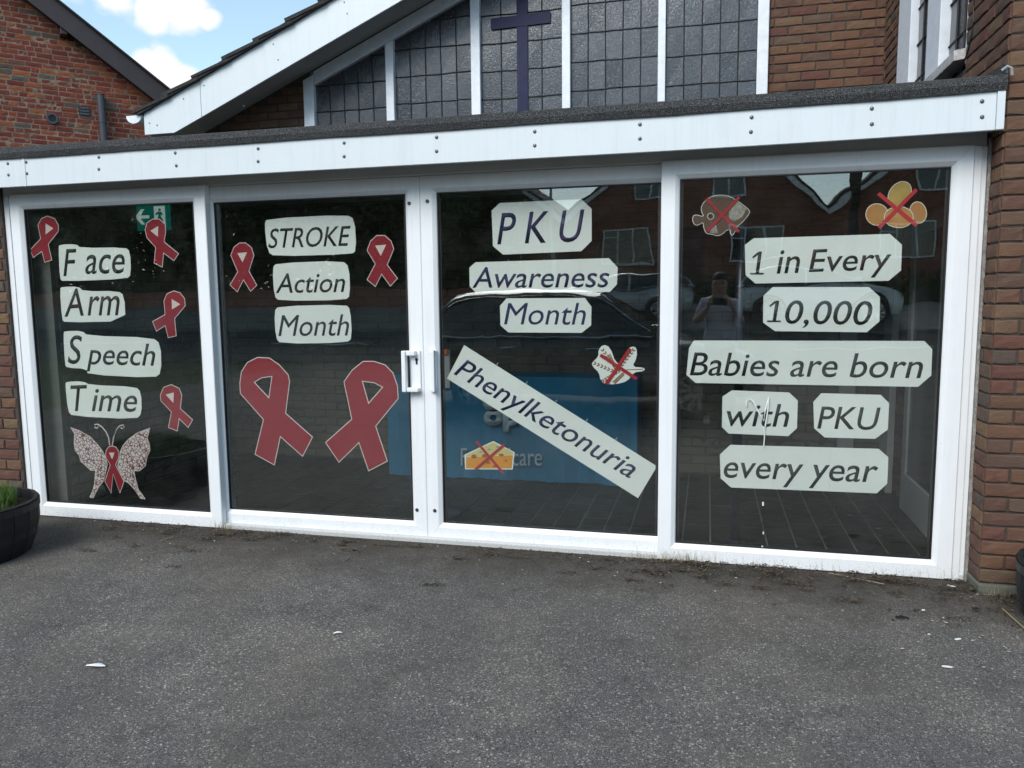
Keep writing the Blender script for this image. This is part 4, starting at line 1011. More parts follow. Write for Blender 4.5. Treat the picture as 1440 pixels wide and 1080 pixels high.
# narrow leaflet stand behind the door handle
ls = thing('leaflet_holder', 'small pale leaflet rack with an orange top behind the central door handle', 'leaflet rack')
a = atY(603, 492, .5); b = atY(633, 546, .5)
mb = MB(); mb.box((a.x, .5, b.z), (b.x, .53, a.z)); mb.build('rack', plain('grey_plastic', (.35,.37,.37), .5), ls, bevel=.003)
mb = MB(); mb.box((a.x+.01, .488, a.z-.03), (b.x-.01, .4985, a.z+.006)); mb.build('leaflet', plain('orange_leaflet', (.5,.14,.03), .6), ls)
mb = MB(); mb.tube([((a.x+b.x)/2, .515, FLZ+.003), ((a.x+b.x)/2, .515, b.z)], .01, 8); mb.build('stem', m_pipe, ls)
mb = MB(); mb.tube([((a.x+b.x)/2, .515, FLZ+.003), ((a.x+b.x)/2, .515, FLZ+.015)], .12, 20); mb.build('base', m_pipe, ls)

# ------------------------------------------------------------------ neighbouring house with red brick gable
NB = Vector((-10.248, 5.554, 0)); NU = Vector((.6468, .7627, 0)); NN = Vector((NU.y, -NU.x, 0))
def nb(s, z, off=0): return NB+NU*s+NN*off+Vector((0,0,z))
house = thing('neighbour_house', 'old red brick house with dark brown bargeboard behind the left end of the porch', 'house')
SA = -1.6                                    # apex
def nz(s): return 6.06-.718*(s-.165)+.12      # underside of bargeboard, wall runs up behind it
def nzl(s): return nz(SA)+.718*(s-SA) if s < SA else nz(s)
mb = MB(); poly = [(-5.2, 0), (3.4, 0), (3.4, nzl(3.4)), (SA, nz(SA)), (-5.2, nzl(-5.2))]
mb.prism([nb(s, z) for s, z in poly], -NN*.25); gwall = mb.build('gable_wall', m_mortar_red, house)
def nspan(a, b):
    if b <= nzl(3.4)-.05: lo, hi = -5.2, 3.4
    else:
        hi = SA+(nz(SA)-b)/.718+.05; lo = SA-(nz(SA)-b)/.718
        if hi > 3.4: hi = 3.4
        if lo < -5.2: lo = -5.2
    return [(lo, hi)] if hi > lo else []
brick_wall(gwall, 'bn', m_bn_o, m_bn_a, NB, NU, nspan, 2.4, 66, ch=.077, L=.226, header=.38, limit=300, seed=21, joint=.013, proud=.004)
for side in (1, -1):
    mb = MB(); e0 = (SA, nz(SA)-.14); e1 = (4.0, nz(4.0)-.14) if side == 1 else (SA-(4.0-SA), nz(4.0)-.14)
    h0 = .345
    mb.prism([nb(e0[0], e0[1], .25), nb(e1[0], e1[1], .25), nb(e1[0], e1[1]+h0, .25), nb(e0[0], e0[1]+h0, .25)], -NN*.03)
    mb.build('bargeboard', m_brownboard, house)
    mb = MB(); mb.prism([nb(e0[0], e0[1]+h0+.0, .30), nb(e1[0], e1[1]+h0, .30), nb(e1[0], e1[1]+h0+.03, .30), nb(e0[0], e0[1]+h0+.03, .30)], -NN*8.0)
    mb.build('roof', m_tile, house)
    mb = MB(); mb.prism([nb(e0[0], e0[1]+.05, .219), nb(e1[0], e1[1]+.05, .219), nb(e1[0], e1[1]+.07, .219), nb(e0[0], e0[1]+.07, .219)], -NN*.218)
    mb.build('soffit', m_brownboard, house)
mb = MB(); mb.prism([nb(3.1, 0, -.251), nb(3.4, 0, -.251), nb(3.4, 3.9, -.251), nb(3.1, 3.9, -.251)], -NN*7.5); mb.build('side_wall', m_mortar_red, house)
mb = MB(); p0 = nb(1.158, 4.0, .075); p1_ = nb(1.150, 4.79, .075)
mb.tube([p0, p1_], .055, 18); mb.tube([p1_, p1_+Vector((0,0,.012))], .062, 18); mb.tube([nb(1.156, 4.36, .075), nb(1.156, 4.385, .075)], .063, 18)
mb.build('vent_pipe', m_pipe, house)
mb = MB(); c0 = nb(.462, 2.815+EYE, .004)
ring = MB(); 
def ringpts(R, off, n=22): return [nb(.462+R*math.cos(2*math.pi*k/n), 2.815+EYE+R*math.sin(2*math.pi*k/n), off) for k in range(n)]
ring.prism(ringpts(.082, .008), NN*.03, holes=[ringpts(.055, .008)]); rv = ring.build('round_vent', m_pipe, house)
mb = MB(); mb.prism(ringpts(.054, .009), NN*.008); mb.build('vent_hole', m_black, rv)
mb = MB()
for k in range(3):
    z = 2.99+EYE-.065+k*.045; mb.prism([nb(.85, z, .008), nb(.985, z, .008), nb(.985, z+.03, .008), nb(.85, z+.03, .008)], NN*.012)
ab = mb.build('air_brick', m_pipe, house)
mb = MB(); mb.prism([nb(.84, 2.915+EYE, .002), nb(.995, 2.915+EYE, .002), nb(.995, 3.06+EYE, .002), nb(.84, 3.06+EYE, .002)], NN*.0055); mb.build('air_brick_body', m_black, ab)
mb = MB(); mb.prism([nb(.64, 5.60, .008), nb(.74, 5.60, .008), nb(.74, 5.70, .008), nb(.64, 5.70, .008)], NN*.2); mb.build('purlin_end', m_brownboard, house, bevel=.01)

# ------------------------------------------------------------------ planters
m_tub = plain('black_barrel_wood', (.0045, .0045, .006), .7, .4, 30, .3, 90); m_hoop = plain('black_hoop_iron', (.007, .007, .009), .5, .3, 20)
m_soil = plain('dark_soil', (.02, .015, .010), .95, .5, 40, 1, 60)
def leaf_mat(name, a, b_):
    m, t, b = new_mat(name); r = N(t, 'ShaderNodeNewGeometry').outputs['Random Per Island']
    t.links.new(mixc(t, r, a, b_), b.inputs['Base Color']); b.inputs['Roughness'].default_value = .55
    b.inputs['Specular IOR Level'].default_value = .3
    return m
m_grass = leaf_mat('fresh_grass', (.025, .075, .012), (.12, .20, .035)); m_dry = leaf_mat('dry_grass', (.22, .17, .09), (.34, .28, .16))
def blade(mb, x, y, z, h, lean, az, w=.0022, k=4):
    dx, dy = math.cos(az), math.sin(az); px, py = -dy, dx; vs = []
    for i in range(k+1):
        t_ = i/k; o_ = lean*t_*t_; ww = w*(1-t_*.9); zz = z+h*t_*(1-.25*t_*abs(lean)/max(h, .01))
        vs += [(x+dx*o_-px*ww, y+dy*o_-py*ww, zz), (x+dx*o_+px*ww, y+dy*o_+py*ww, zz)]
    mb.add(vs, [(2*i, 2*i+1, 2*i+3, 2*i+2) for i in range(k)])
def planter(cx, cy, R, H, label, grass=True):
    t = thing('barrel_planter', label, 'planter', 'black half-barrel planters by the brick piers', loc=(cx, cy, 0))
    n = 22; prof = [(R*.86, 0), (R*.95, H*.3), (R*1.0, H*.62), (R*1.0, H)]
    for k in range(n):
        a0, a1 = 2*math.pi*(k+.02)/n, 2*math.pi*(k+.98)/n; mb = MB(); vs = []
        for (r_, z) in prof:
            for (a, rr) in ((a0, r_), (a1, r_), (a1, r_-.022), (a0, r_-.022)): vs.append((rr*math.cos(a), rr*math.sin(a), z))
        fs = [(0,1,2,3), (15,14,13,12)]
        for j in range(3):
            for i in range(4): fs.append((j*4+i, j*4+(i+1) % 4, j*4+4+(i+1) % 4, j*4+4+i))
        mb.add(vs, fs); mb.build('stave', m_tub, t)
    for (z0, z1, k1, k2) in ((.05, .09, .885, .90), (.25*H+.04, .25*H+.08, .952, .965), (H-.05, H-.012, 1.004, 1.004)):
        mb = MB(); mb.lathe([(R*k1-.001, z0), (R*k1+.004, z0), (R*k2+.004, z1), (R*k2-.001, z1), (R*k1-.001, z0)], 44); mb.build('hoop', m_hoop, t, smooth=False)
    mb = MB(); mb.lathe([(0, H-.05), (R*.5, H-.045), (R-.03, H-.06)], 30); mb.build('soil', m_soil, t)
    if grass:
        mb = MB(); r = random.Random(4)
        for i in range(8500):
            a = r.uniform(0, 6.28); rr = (R*.80)*math.sqrt(r.random()); x, y = rr*math.cos(a)-.04, rr*math.sin(a)
            if x > R*.42 and r.random() < .85: continue
            blade(mb, x, y, H-.055, r.uniform(.05, .19)*(1.2-.55*rr/R), r.uniform(0, .09), r.uniform(0, 6.28), .0018)
        o = mb.build('grass', m_grass, t, fix=False); o['kind'] = 'stuff'
    return t
planter(-4.36, -.86, .435, .335, 'black half-barrel planter full of fresh green grass at the left edge', True)
planter(1.765, -.57, .36, .31, 'black half-barrel planter at the right edge beside the brick corner', False)

# ------------------------------------------------------------------ litter on the asphalt
def gp(px, py): p = atZ(px, py, .012); return p
def gz(x, y): return fc(x, y)[2]+.003
r = random.Random(9)
mb = MB()
def flake(mb, x, y, z, s, r, asp=.6):
    a = r.uniform(0, 6.28); pts = []
    for k in range(5): 
        t_ = a+6.28*k/5; pts.append((x+s*math.cos(t_)*r.uniform(.6, 1), y+s*asp*math.sin(t_)*r.uniform(.6, 1), z+r.uniform(0, s*.5)))
    mb.add(pts, [tuple(range(5))])
for i in range(3200):
    x = r.uniform(-4.3, 1.9); y = -.01-abs(r.gauss(0, .09 if -3 < x < .2 else .15)) - (r.random() < .2)*r.uniform(0, .5)
    if x > 1.37: y -= .16
    flake(mb, x, y, gz(x, y), r.uniform(.003, .011), r, r.uniform(.25, .9))
for i in range(150):
    cx_, cy_ = (r.uniform(-4.0, -2.6) if i < 50 else (r.uniform(-.4, 1.35) if i < 120 else r.uniform(-2.6, 1.9))), -.03-abs(r.gauss(0, .10 if i % 2 else .26))
    if cx_ > 1.37: cy_ -= .16
    for k in range(r.randint(12, 55)):
        x, y = cx_+r.gauss(0, .035), cy_+r.gauss(0, .016)
        if y < -.01: flake(mb, x, y, gz(x, y)+r.uniform(0, .006), r.uniform(.004, .013), r, r.uniform(.2, .8))
o = mb.build('leaf_litter', leaf_mat('brown_debris', (.003, .0025, .002), (.10, .07, .042))); tag(o, 'crumbs of dead leaf and soil along the foot of the porch', 'debris', kind='stuff')
mb = MB()
for i in range(260):
    x = r.uniform(-4.2, 2.2); y = -.03-abs(r.gauss(0, .3)); flake(mb, x, y, gz(x, y), r.uniform(.002, .008), r, r.uniform(.15, .7))
for i in range(160):
    x = r.uniform(-4, 2.5); y = r.uniform(-2.6, -.3); flake(mb, x, y, gz(x, y), r.uniform(.0015, .0035), r, r.uniform(.4, .8))
for i in range(46):
    x, y = r.gauss(1.12, .22), r.gauss(-.85, .28)
    if y < -.2: flake(mb, x, y, gz(x, y), r.uniform(.004, .011), r, r.uniform(.2, .6))
o = mb.build('pale_chips', leaf_mat('pale_chips', (.30, .27, .22), (.60, .57, .50))); tag(o, 'scattered pale seed and grit chips on the asphalt', 'debris', kind='stuff')
mb = MB()
for i in range(420):
    if i < 190: x = r.gauss(-.16, .13)
    elif i < 260: x = r.gauss(-3.1, .06)
    elif i < 360: x = r.uniform(-.3, 1.3)
    else: x = r.uniform(1.4, 1.9)
    y = -.012-abs(r.gauss(0, .02)) - (.17 if x > 1.36 else 0)
    blade(mb, x, y, .01, r.uniform(.02, .09), r.uniform(-.07, .07), r.uniform(0, 6.28), .0010)
o = mb.build('dry_weeds', m_dry); tag(o, 'thin dry grass stems growing along the bottom of the frames', 'weeds', kind='stuff')
m_feather = plain('white_feather', (.75, .76, .75), .8)
def feather(px, py, L, ang, label):
    p = gp(px, py); mb = MB(); n = 9; vs = []; c, s_ = math.cos(ang), math.sin(ang)
    for i in range(n):
        t_ = i/(n-1); w = L*(.03+.20*math.sin(math.pi*min(1, t_*1.05))**.8*(t_**.5)); x = L*(t_-.5)
        for sg in (-1, 0, 1): vs.append((p.x+x*c-sg*w*s_, p.y+x*s_+sg*w*c, .020+.006*math.sin(t_*3)+abs(sg)*-.003))
    mb.add(vs, [(i*3+j, i*3+j+1, i*3+3+j+1, i*3+3+j) for i in range(n-1) for j in (0, 1)])
    o = mb.build('feather', m_feather); tag(o, label, 'feather', 'white feathers on the asphalt')
feather(135, 938, .085, .15, 'largest white feather, lying at the left of the asphalt')
feather(475, 892, .04, .4, 'tiny white feather near the middle of the asphalt')
def straw(pts, label, w=.0025):
    mb = MB(); mb.tube([gp(*p_)+Vector((0,0,.010)) for p_ in pts], w, 6); tag(mb.build('straw', m_dry), label, 'straw', 'dry straws on the ground')
straw([(1410,859),(1422,870),(1440,886)], 'dry straw at the right edge, below the brick corner', .003)
straw([(1165,808),(1195,814),(1243,824)], 'long dry straw in front of the right-hand panel', .002)
straw([(1062,797),(1066,800),(1071,804)], 'short dry straw in front of the notice panel', .002)
straw([(225,763),(236,759),(243,757)], 'short pale twig in front of the butterfly panel', .0022)
m_blot = plain('black_blot', (.006, .006, .006), .9)
def moss(px, py, s, label):
    p = gp(px, py); mb = MB(); rr = random.Random(int(px))
    for i in range(60):
        a = rr.uniform(0, 6.28); d = s*math.sqrt(rr.random()); flake(mb, p.x+d*math.cos(a), p.y+d*.7*math.sin(a), .018+.008*rr.random(), s*.25, rr)
    tag(mb.build('dirt_clump', m_blot), label, 'dirt clump', 'black clumps on the asphalt')
moss(1269, 871, .028, 'larger black clump of wet dirt near the brick corner'); moss(1289, 861, .014, 'small black clump just behind the larger one')
moss(1372, 859, .018, 'flat black clump nearest to the brick pier')
for (px, py, s, an, lb) in ((1338,826,.02,2.6,'pale petal by the foot of the door jamb'), (1347,901,.018,.5,'pale petal out on the asphalt, upper one of two'), (1332,940,.022,0,'pale petal out on the asphalt, lower one of two')):
    p = gp(px, py); mb = MB(); c, s_ = math.cos(an), math.sin(an)
    L = [(s*math.cos(t_*.785), s*.35*math.sin(t_*.785)) for t_ in range(8)]; mb.prism([(p.x+a*c-b*s_, p.y+a*s_+b*c, .019) for a, b in L], (0,0,.002)); tag(mb.build('petal', m_feather), lb, 'petal', 'pale petals near the pier')

# ------------------------------------------------------------------ the street behind the camera (seen in the glass)
def house_wall_mat():
    m, t, b = new_mat('street_brick'); bt = N(t, 'ShaderNodeTexBrick'); bt.inputs['Scale'].default_value = 1.0
    bt.inputs['Color1'].default_value = (.36, .12, .07, 1); bt.inputs['Color2'].default_value = (.26, .09, .055, 1); bt.inputs['Mortar'].default_value = (.22, .17, .14, 1)
    bt.inputs['Brick Width'].default_value = .225; bt.inputs['Row Height'].default_value = .075; bt.inputs['Mortar Size'].default_value = .008
    mp = N(t, 'ShaderNodeMapping'); mp.inputs['Rotation'].default_value = (math.radians(90), 0, 0); t.links.new(gpos(t), mp.inputs[0]); t.links.new(mp.outputs[0], bt.inputs['Vector'])
    t.links.new(bt.outputs['Color'], b.inputs['Base Color']); b.inputs['Roughness'].default_value = .9; return m
m_hw = house_wall_mat(); m_hroof = plain('street_roof_tile', (.05, .04, .04), .9, .3, 3, .4, 12)
m_win = plain('street_window_glass', (.02, .025, .03), .08, .2, 1, spec=.8); m_wf = plain('street_window_frame', (.8, .8, .8), .4)
def street_window(parent, x, z, w, h, y, n=2):
    mb = MB(); t_ = .06
    mb.box((x-w/2, y, z), (x+w/2, y+.07, z+t_)); mb.box((x-w/2, y, z+h-t_), (x+w/2, y+.07, z+h))
    for k in range(n+1):
        xx = x-w/2+(w-t_)*k/n; mb.box((xx, y, z+t_), (xx+t_, y+.07, z+h-t_))
    mb.box((x-w/2+t_, y+.01, z+h*.68), (x-w/2+(w-t_)/n, y+.06, z+h*.68+.04))
    f = mb.build('window', m_wf, parent); g_ = MB(); g_.box((x-w/2+.03, y+.012, z+.03), (x+w/2-.03, y+.03, z+h-.03)); g_.build('window_glass', m_win, f)
def street_house(cx, W, y, z0, ze, ridge, label, doorx):
    h = thing('street_house', label, 'house', 'brick houses across the street', loc=(0,0,0))
    mb = MB(); mb.prism([(cx-W/2, y, z0-.5), (cx+W/2, y, z0-.5), (cx+W/2, y, ze), (cx, y, ridge), (cx-W/2, y, ze)], (0, -8, 0)); mb.build('wall', m_hw, h)
    for s in (-1, 1):
        mb = MB(); o_ = .3; e = W/2+.0; sl = (ridge-ze)/(W/2)
        mb.prism([(cx, y+o_, ridge+.03), (cx+s*e, y+o_, ze+.03), (cx+s*e, y+o_, ze+.16), (cx, y+o_, ridge+.18)], (0, -8.6, 0)); mb.build('roof', m_hroof, h)
        mb = MB(); mb.prism([(cx, y+o_+.001, ridge-.16), (cx+s*e, y+o_+.001, ze-.16), (cx+s*e, y+o_+.001, ze+.04), (cx, y+o_+.001, ridge+.04)], (0, .03, 0)); mb.build('bargeboard', m_wf, h)
    mb = MB(); mb.box((cx+.4, y-5, ridge-.8), (cx+1.2, y-4.2, ridge+.8)); mb.build('chimney', m_hw, h)
    for x_ in (-W*.24, W*.24):
        street_window(h, cx+x_, z0+.85, 1.7, 1.2, y+.0, 3); street_window(h, cx+x_*.60, z0+3.05, 1.25, 1.15, y+.0, 2)
    mb = MB(); mb.box((cx+doorx, y+.002, z0), (cx+doorx+.95, y+.06, z0+2.05)); mb.build('door', plain('street_door', (.10,.02,.02), .4) if 'street_door' not in bpy.data.materials else bpy.data.materials['street_door'], h)
HW = 9.15
for k, lb in enumerate(('brick gabled house across the street, leftmost beside the trees', 'brick gabled house across the street, middle one behind the photographer', 'brick gabled house across the street, third from the trees', 'brick gabled house across the street, farthest to the right')):
    street_house(-9.8+HW*k+.0, HW, -24.0, 1.8, 4.3, 8.0, lb, -.4)
# trees
m_bark = plain('dark_bark', (.05, .038, .028), .95, .4, 10, .8, 30)
m_leaf = leaf_mat('dark_tree_leaves', (.030, .060, .018), (.080, .12, .040)); m_leaf2 = leaf_mat('olive_tree_leaves', (.06, .08, .02), (.12, .13, .04))
def crown_mesh(seed, m, n=14000, R=(2.8, 2.8, 3.4), ls=.11):
    r = random.Random(seed); cl = []
    for i in range(26):
        a = r.uniform(0, 6.28); u = r.uniform(-1, 1); rr = r.uniform(.35, .85)
        s_ = math.sqrt(1-u*u); cl.append((R[0]*rr*s_*math.cos(a), R[1]*rr*s_*math.sin(a), R[2]*rr*u, r.uniform(.7, 1.35)))
    mb = MB()
    for i in range(n):
        c = r.choice(cl); d = Vector((r.gauss(0, 1), r.gauss(0, 1), r.gauss(0, 1))).normalized()*c[3]*(r.random()**.4)
        p = Vector(c[:3])+d; a = Vector((r.gauss(0,1), r.gauss(0,1), r.gauss(0,1))).normalized(); b = a.cross(Vector((r.gauss(0,1), r.gauss(0,1), r.gauss(0,1)))).normalized()
        s_ = ls*r.uniform(.6, 1.3); mb.add([p-a*s_, p+b*s_*.5, p+a*s_, p-b*s_*.5], [(0,1,2,3)])
    return mb.mesh('crown', m, fix=False)
crowns = [crown_mesh(1, m_leaf), crown_mesh(2, m_leaf2), crown_mesh(3, m_leaf, 12000, (2.2, 2.2, 4.2))]
def trunk_mesh(seed):
    r = random.Random(seed); mb = MB(); mb.tube([(0,0,-.3), (.05,.03,1.2), (-.05,.08,2.6), (.1,0,4.2)], [.26,.2,.16,.09], 10)
    for i in range(6):
        a = r.uniform(0, 6.28); z = r.uniform(1.8, 3.6); mb.tube([(0,.04,z), (math.cos(a)*.8, math.sin(a)*.8, z+.9), (math.cos(a)*1.7, math.sin(a)*1.7, z+2.0)], [.08,.05,.02], 6)
    return mb.mesh('trunk', m_bark)
trunks = [trunk_mesh(1), trunk_mesh(2)]
tl = ['dark tree reflected at the far left of the glass', 'olive green tree behind the far pavement, left part of the row', 'tall narrow dark tree in the row across the street', 'dark spreading tree left of the brick houses', 'olive tree standing just before the first brick house', 'broad dark tree standing behind the front row', 'tall dark tree behind, near the bungalow', 'small dark tree by the verge', 'tall narrow tree at the far end of the row', 'broad tree filling the gap beside the first brick house', 'tall broad tree in the back row behind the olive tree', 'pale olive tree in the back row', 'olive tree near the far end of the front row', 'largest dark tree at the far end of the back row']
for i, (x, y, s, c) in enumerate([(-30,-25,1.3,0), (-24.5,-23,1.15,1), (-19.5,-22,1.2,2), (-15.5,-22,1.25,0), (-11.2,-22.5,1.1,1), (-21.5,-29,1.5,0), (-36,-30,1.7,2), (-8.0,-21.5,.75,0), (-42,-27,1.4,2), (-13.5,-28,1.5,0), (-27,-31,1.8,0), (-17.5,-31,1.7,1), (-34,-24,1.3,1), (-48,-33,1.9,0)]):
    t = thing('street_tree', tl[i], 'tree', 'trees across the street', loc=(x, y, hgt(y))); t.rotation_euler = (0, 0, i*1.3); t.scale = (s, s, s)
    o = bpy.data.objects.new('trunk', trunks[i % 2]); C.objects.link(o); o.parent = t
    o = bpy.data.objects.new('crown', crowns[c]); C.objects.link(o); o.parent = t; o.location = (0, 0, 3.9)
mb = MB(); r = random.Random(77)
for i in range(30000):
    x = r.uniform(-60, -6); hh = 2.6+1.1*math.sin(x*.7)+.7*math.sin(x*1.9+1); p = Vector((x, -21.6+r.uniform(-.7, .7), 1.3+hh*r.random()**.8)); a = Vector((r.gauss(0,1), r.gauss(0,1), r.gauss(0,1))).normalized(); b = a.cross(Vector((r.gauss(0,1), r.gauss(0,1), 1))).normalized()
    mb.add([p-a*.12, p+b*.06, p+a*.12, p-b*.06], [(0,1,2,3)])
tag(mb.build('shrubbery', m_leaf, fix=False), 'dense dark shrubbery growing under the trees across the street', 'shrubbery', kind='stuff')
mb = MB(); r = random.Random(78)
for i in range(42000):
    x = r.uniform(-75, -9); hh = 8.2+1.5*math.sin(x*.33)+1.0*math.sin(x*.9+1)-max(0, x+14)*.6; p = Vector((x, -36+r.uniform(-1.5, 1.5), 1.3+hh*r.random()**.9)); a = Vector((r.gauss(0,1), r.gauss(0,1), r.gauss(0,1))).normalized(); b = a.cross(Vector((r.gauss(0,1), r.gauss(0,1), 1))).normalized()
    mb.add([p-a*.24, p+b*.13, p+a*.24, p-b*.13], [(0,1,2,3)])
tag(mb.build('woodland', m_leaf, fix=False), 'dark belt of woodland closing the view behind the street trees', 'woodland', kind='stuff')
# low garden wall and hedge
mb = MB(); mb.box((-45, -20.15, .7), (-6.0, -19.9, 1.75)); mb.box((-45, -20.2, 1.752), (-6.0, -19.85, 1.82)); tag(mb.build('garden_wall', m_hw), 'low red brick garden wall along the far pavement', 'wall')
mb = MB(); r = random.Random(31)
for i in range(14000):
    p = Vector((r.uniform(-5.5, 16), -20.4+r.uniform(-.35, .35), 1.0+r.random()*1.1+.1*math.sin(i))); a = Vector((r.gauss(0,1), r.gauss(0,1), r.gauss(0,1))).normalized(); b = a.cross(Vector((r.gauss(0,1), r.gauss(0,1), 1))).normalized()
    mb.add([p-a*.06, p+b*.035, p+a*.06, p-b*.035], [(0,1,2,3)])
tag(mb.build('hedge', m_leaf, fix=False), 'clipped green hedge in front of the houses across the street', 'hedge')
# lamp column, pole and wires
lp = thing('street_lamp', 'pale street lamp column on the far pavement', 'street lamp'); mb = MB(); x = -4.6
m_col = plain('galvanised_column', (.45,.46,.46), .5)
mb.tube([(x,-18.6,.6), (x,-18.6,2.0), (x,-18.6,2.02), (x,-18.6,7.4)], [.09,.09,.055,.045], 10); mb.build('column', m_col, lp)
mb = MB(); mb.tube([(x,-18.6,7.35), (x,-18.2,7.8), (x,-17.6,7.95)], .035, 8); mb.build('bracket', m_col, lp)
mb = MB(); mb.box((x-.12,-17.65,7.88), (x+.12,-17.0,8.0)); mb.build('lantern', m_wf, lp, bevel=.03)
pl = thing('telegraph_pole', 'dark wooden telegraph pole in front of the brick houses', 'pole'); mb = MB(); x = 3.9
mb.tube([(x,-19.4,.8), (x+.2,-19.4,9.6)], [.14,.10], 12); mb.build('shaft', m_bark, pl); mb = MB(); mb.box((x-.5,-19.5,8.9), (x+.9,-19.4,9.0)); mb.build('crossarm', m_bark, pl)
for i, (xa, za, xb, zb, lb) in enumerate(((3.6, 8.98, -4.0, 7.0, 'overhead wire running from the pole to the left'), (4.6, 8.98, 22, 7.6, 'overhead wire running from the pole to the right'))):
    mb = MB(); mb.tube([(xa+(xb-xa)*k/16, -19.4-.15*k, za+(zb-za)*k/16-.5*math.sin(math.pi*k/16)) for k in range(17)], .012, 5); tag(mb.build('overhead_wire', m_black), lb, 'wire')

# cars
m_tyre = plain('tyre_rubber', (.015,.015,.016), .85); m_alloy = plain('alloy_rim', (.55,.56,.58), .25, .05, 5, metal=.9)
m_cglass = plain('car_glass', (.008,.009,.010), .03, .05, 5, spec=.9); m_chrome = plain('chrome_trim', (.8,.8,.82), .12, .02, 5, metal=1)
m_lampw = plain('headlight_lens', (.7,.72,.75), .1); m_lampr = plain('tail_light_lens', (.35,.01,.01), .15); m_plate = plain('number_plate', (.75,.70,.30), .5)
def wheel_parts(t, x, y, rad, side):
    w = grp('wheel', t); w.location = (x, y, rad)
    mb = MB(); prof = [(rad*.70, -.10), (rad*.95, -.11), (rad, -.07), (rad, .07), (rad*.95, .11), (rad*.70, .10), (rad*.70, -.10)]
    seg = 32; vs = []; k = len(prof)
    for i in range(seg):
        a = 2*math.pi*i/seg
        for r_, yy in prof: vs.append((r_*math.cos(a), yy, r_*math.sin(a)))
    mb.add(vs, [(i*k+j, ((i+1) % seg)*k+j, ((i+1) % seg)*k+j+1, i*k+j+1) for i in range(seg) for j in range(k-1)]); mb.build('tyre', m_tyre, w)
    mb = MB(); s = side
    for i in range(10):
        a = 2*math.pi*i/10; c, sn = math.cos(a), math.sin(a); wd = .02
        mb.prism([(c*.03-sn*wd, s*.085, sn*.03+c*wd), (c*rad*.68-sn*wd*1.3, s*.095, sn*rad*.68+c*wd*1.3), (c*rad*.68+sn*wd*1.3, s*.095, sn*rad*.68-c*wd*1.3), (c*.03+sn*wd, s*.085, sn*.03-c*wd)], (0, -s*.03, 0))
    ringp = lambda R: [(R*math.cos(2*math.pi*k_/28), s*.10, R*math.sin(2*math.pi*k_/28)) for k_ in range(28)]
    mb.prism(ringp(rad*.71), (0, -s*.04, 0), holes=[ringp(rad*.65)]); mb.prism([(.05*math.cos(2*math.pi*k_/14), s*.1, .05*math.sin(2*math.pi*k_/14)) for k_ in range(14)], (0,-s*.05,0))
    mb.build('rim', m_alloy, w)
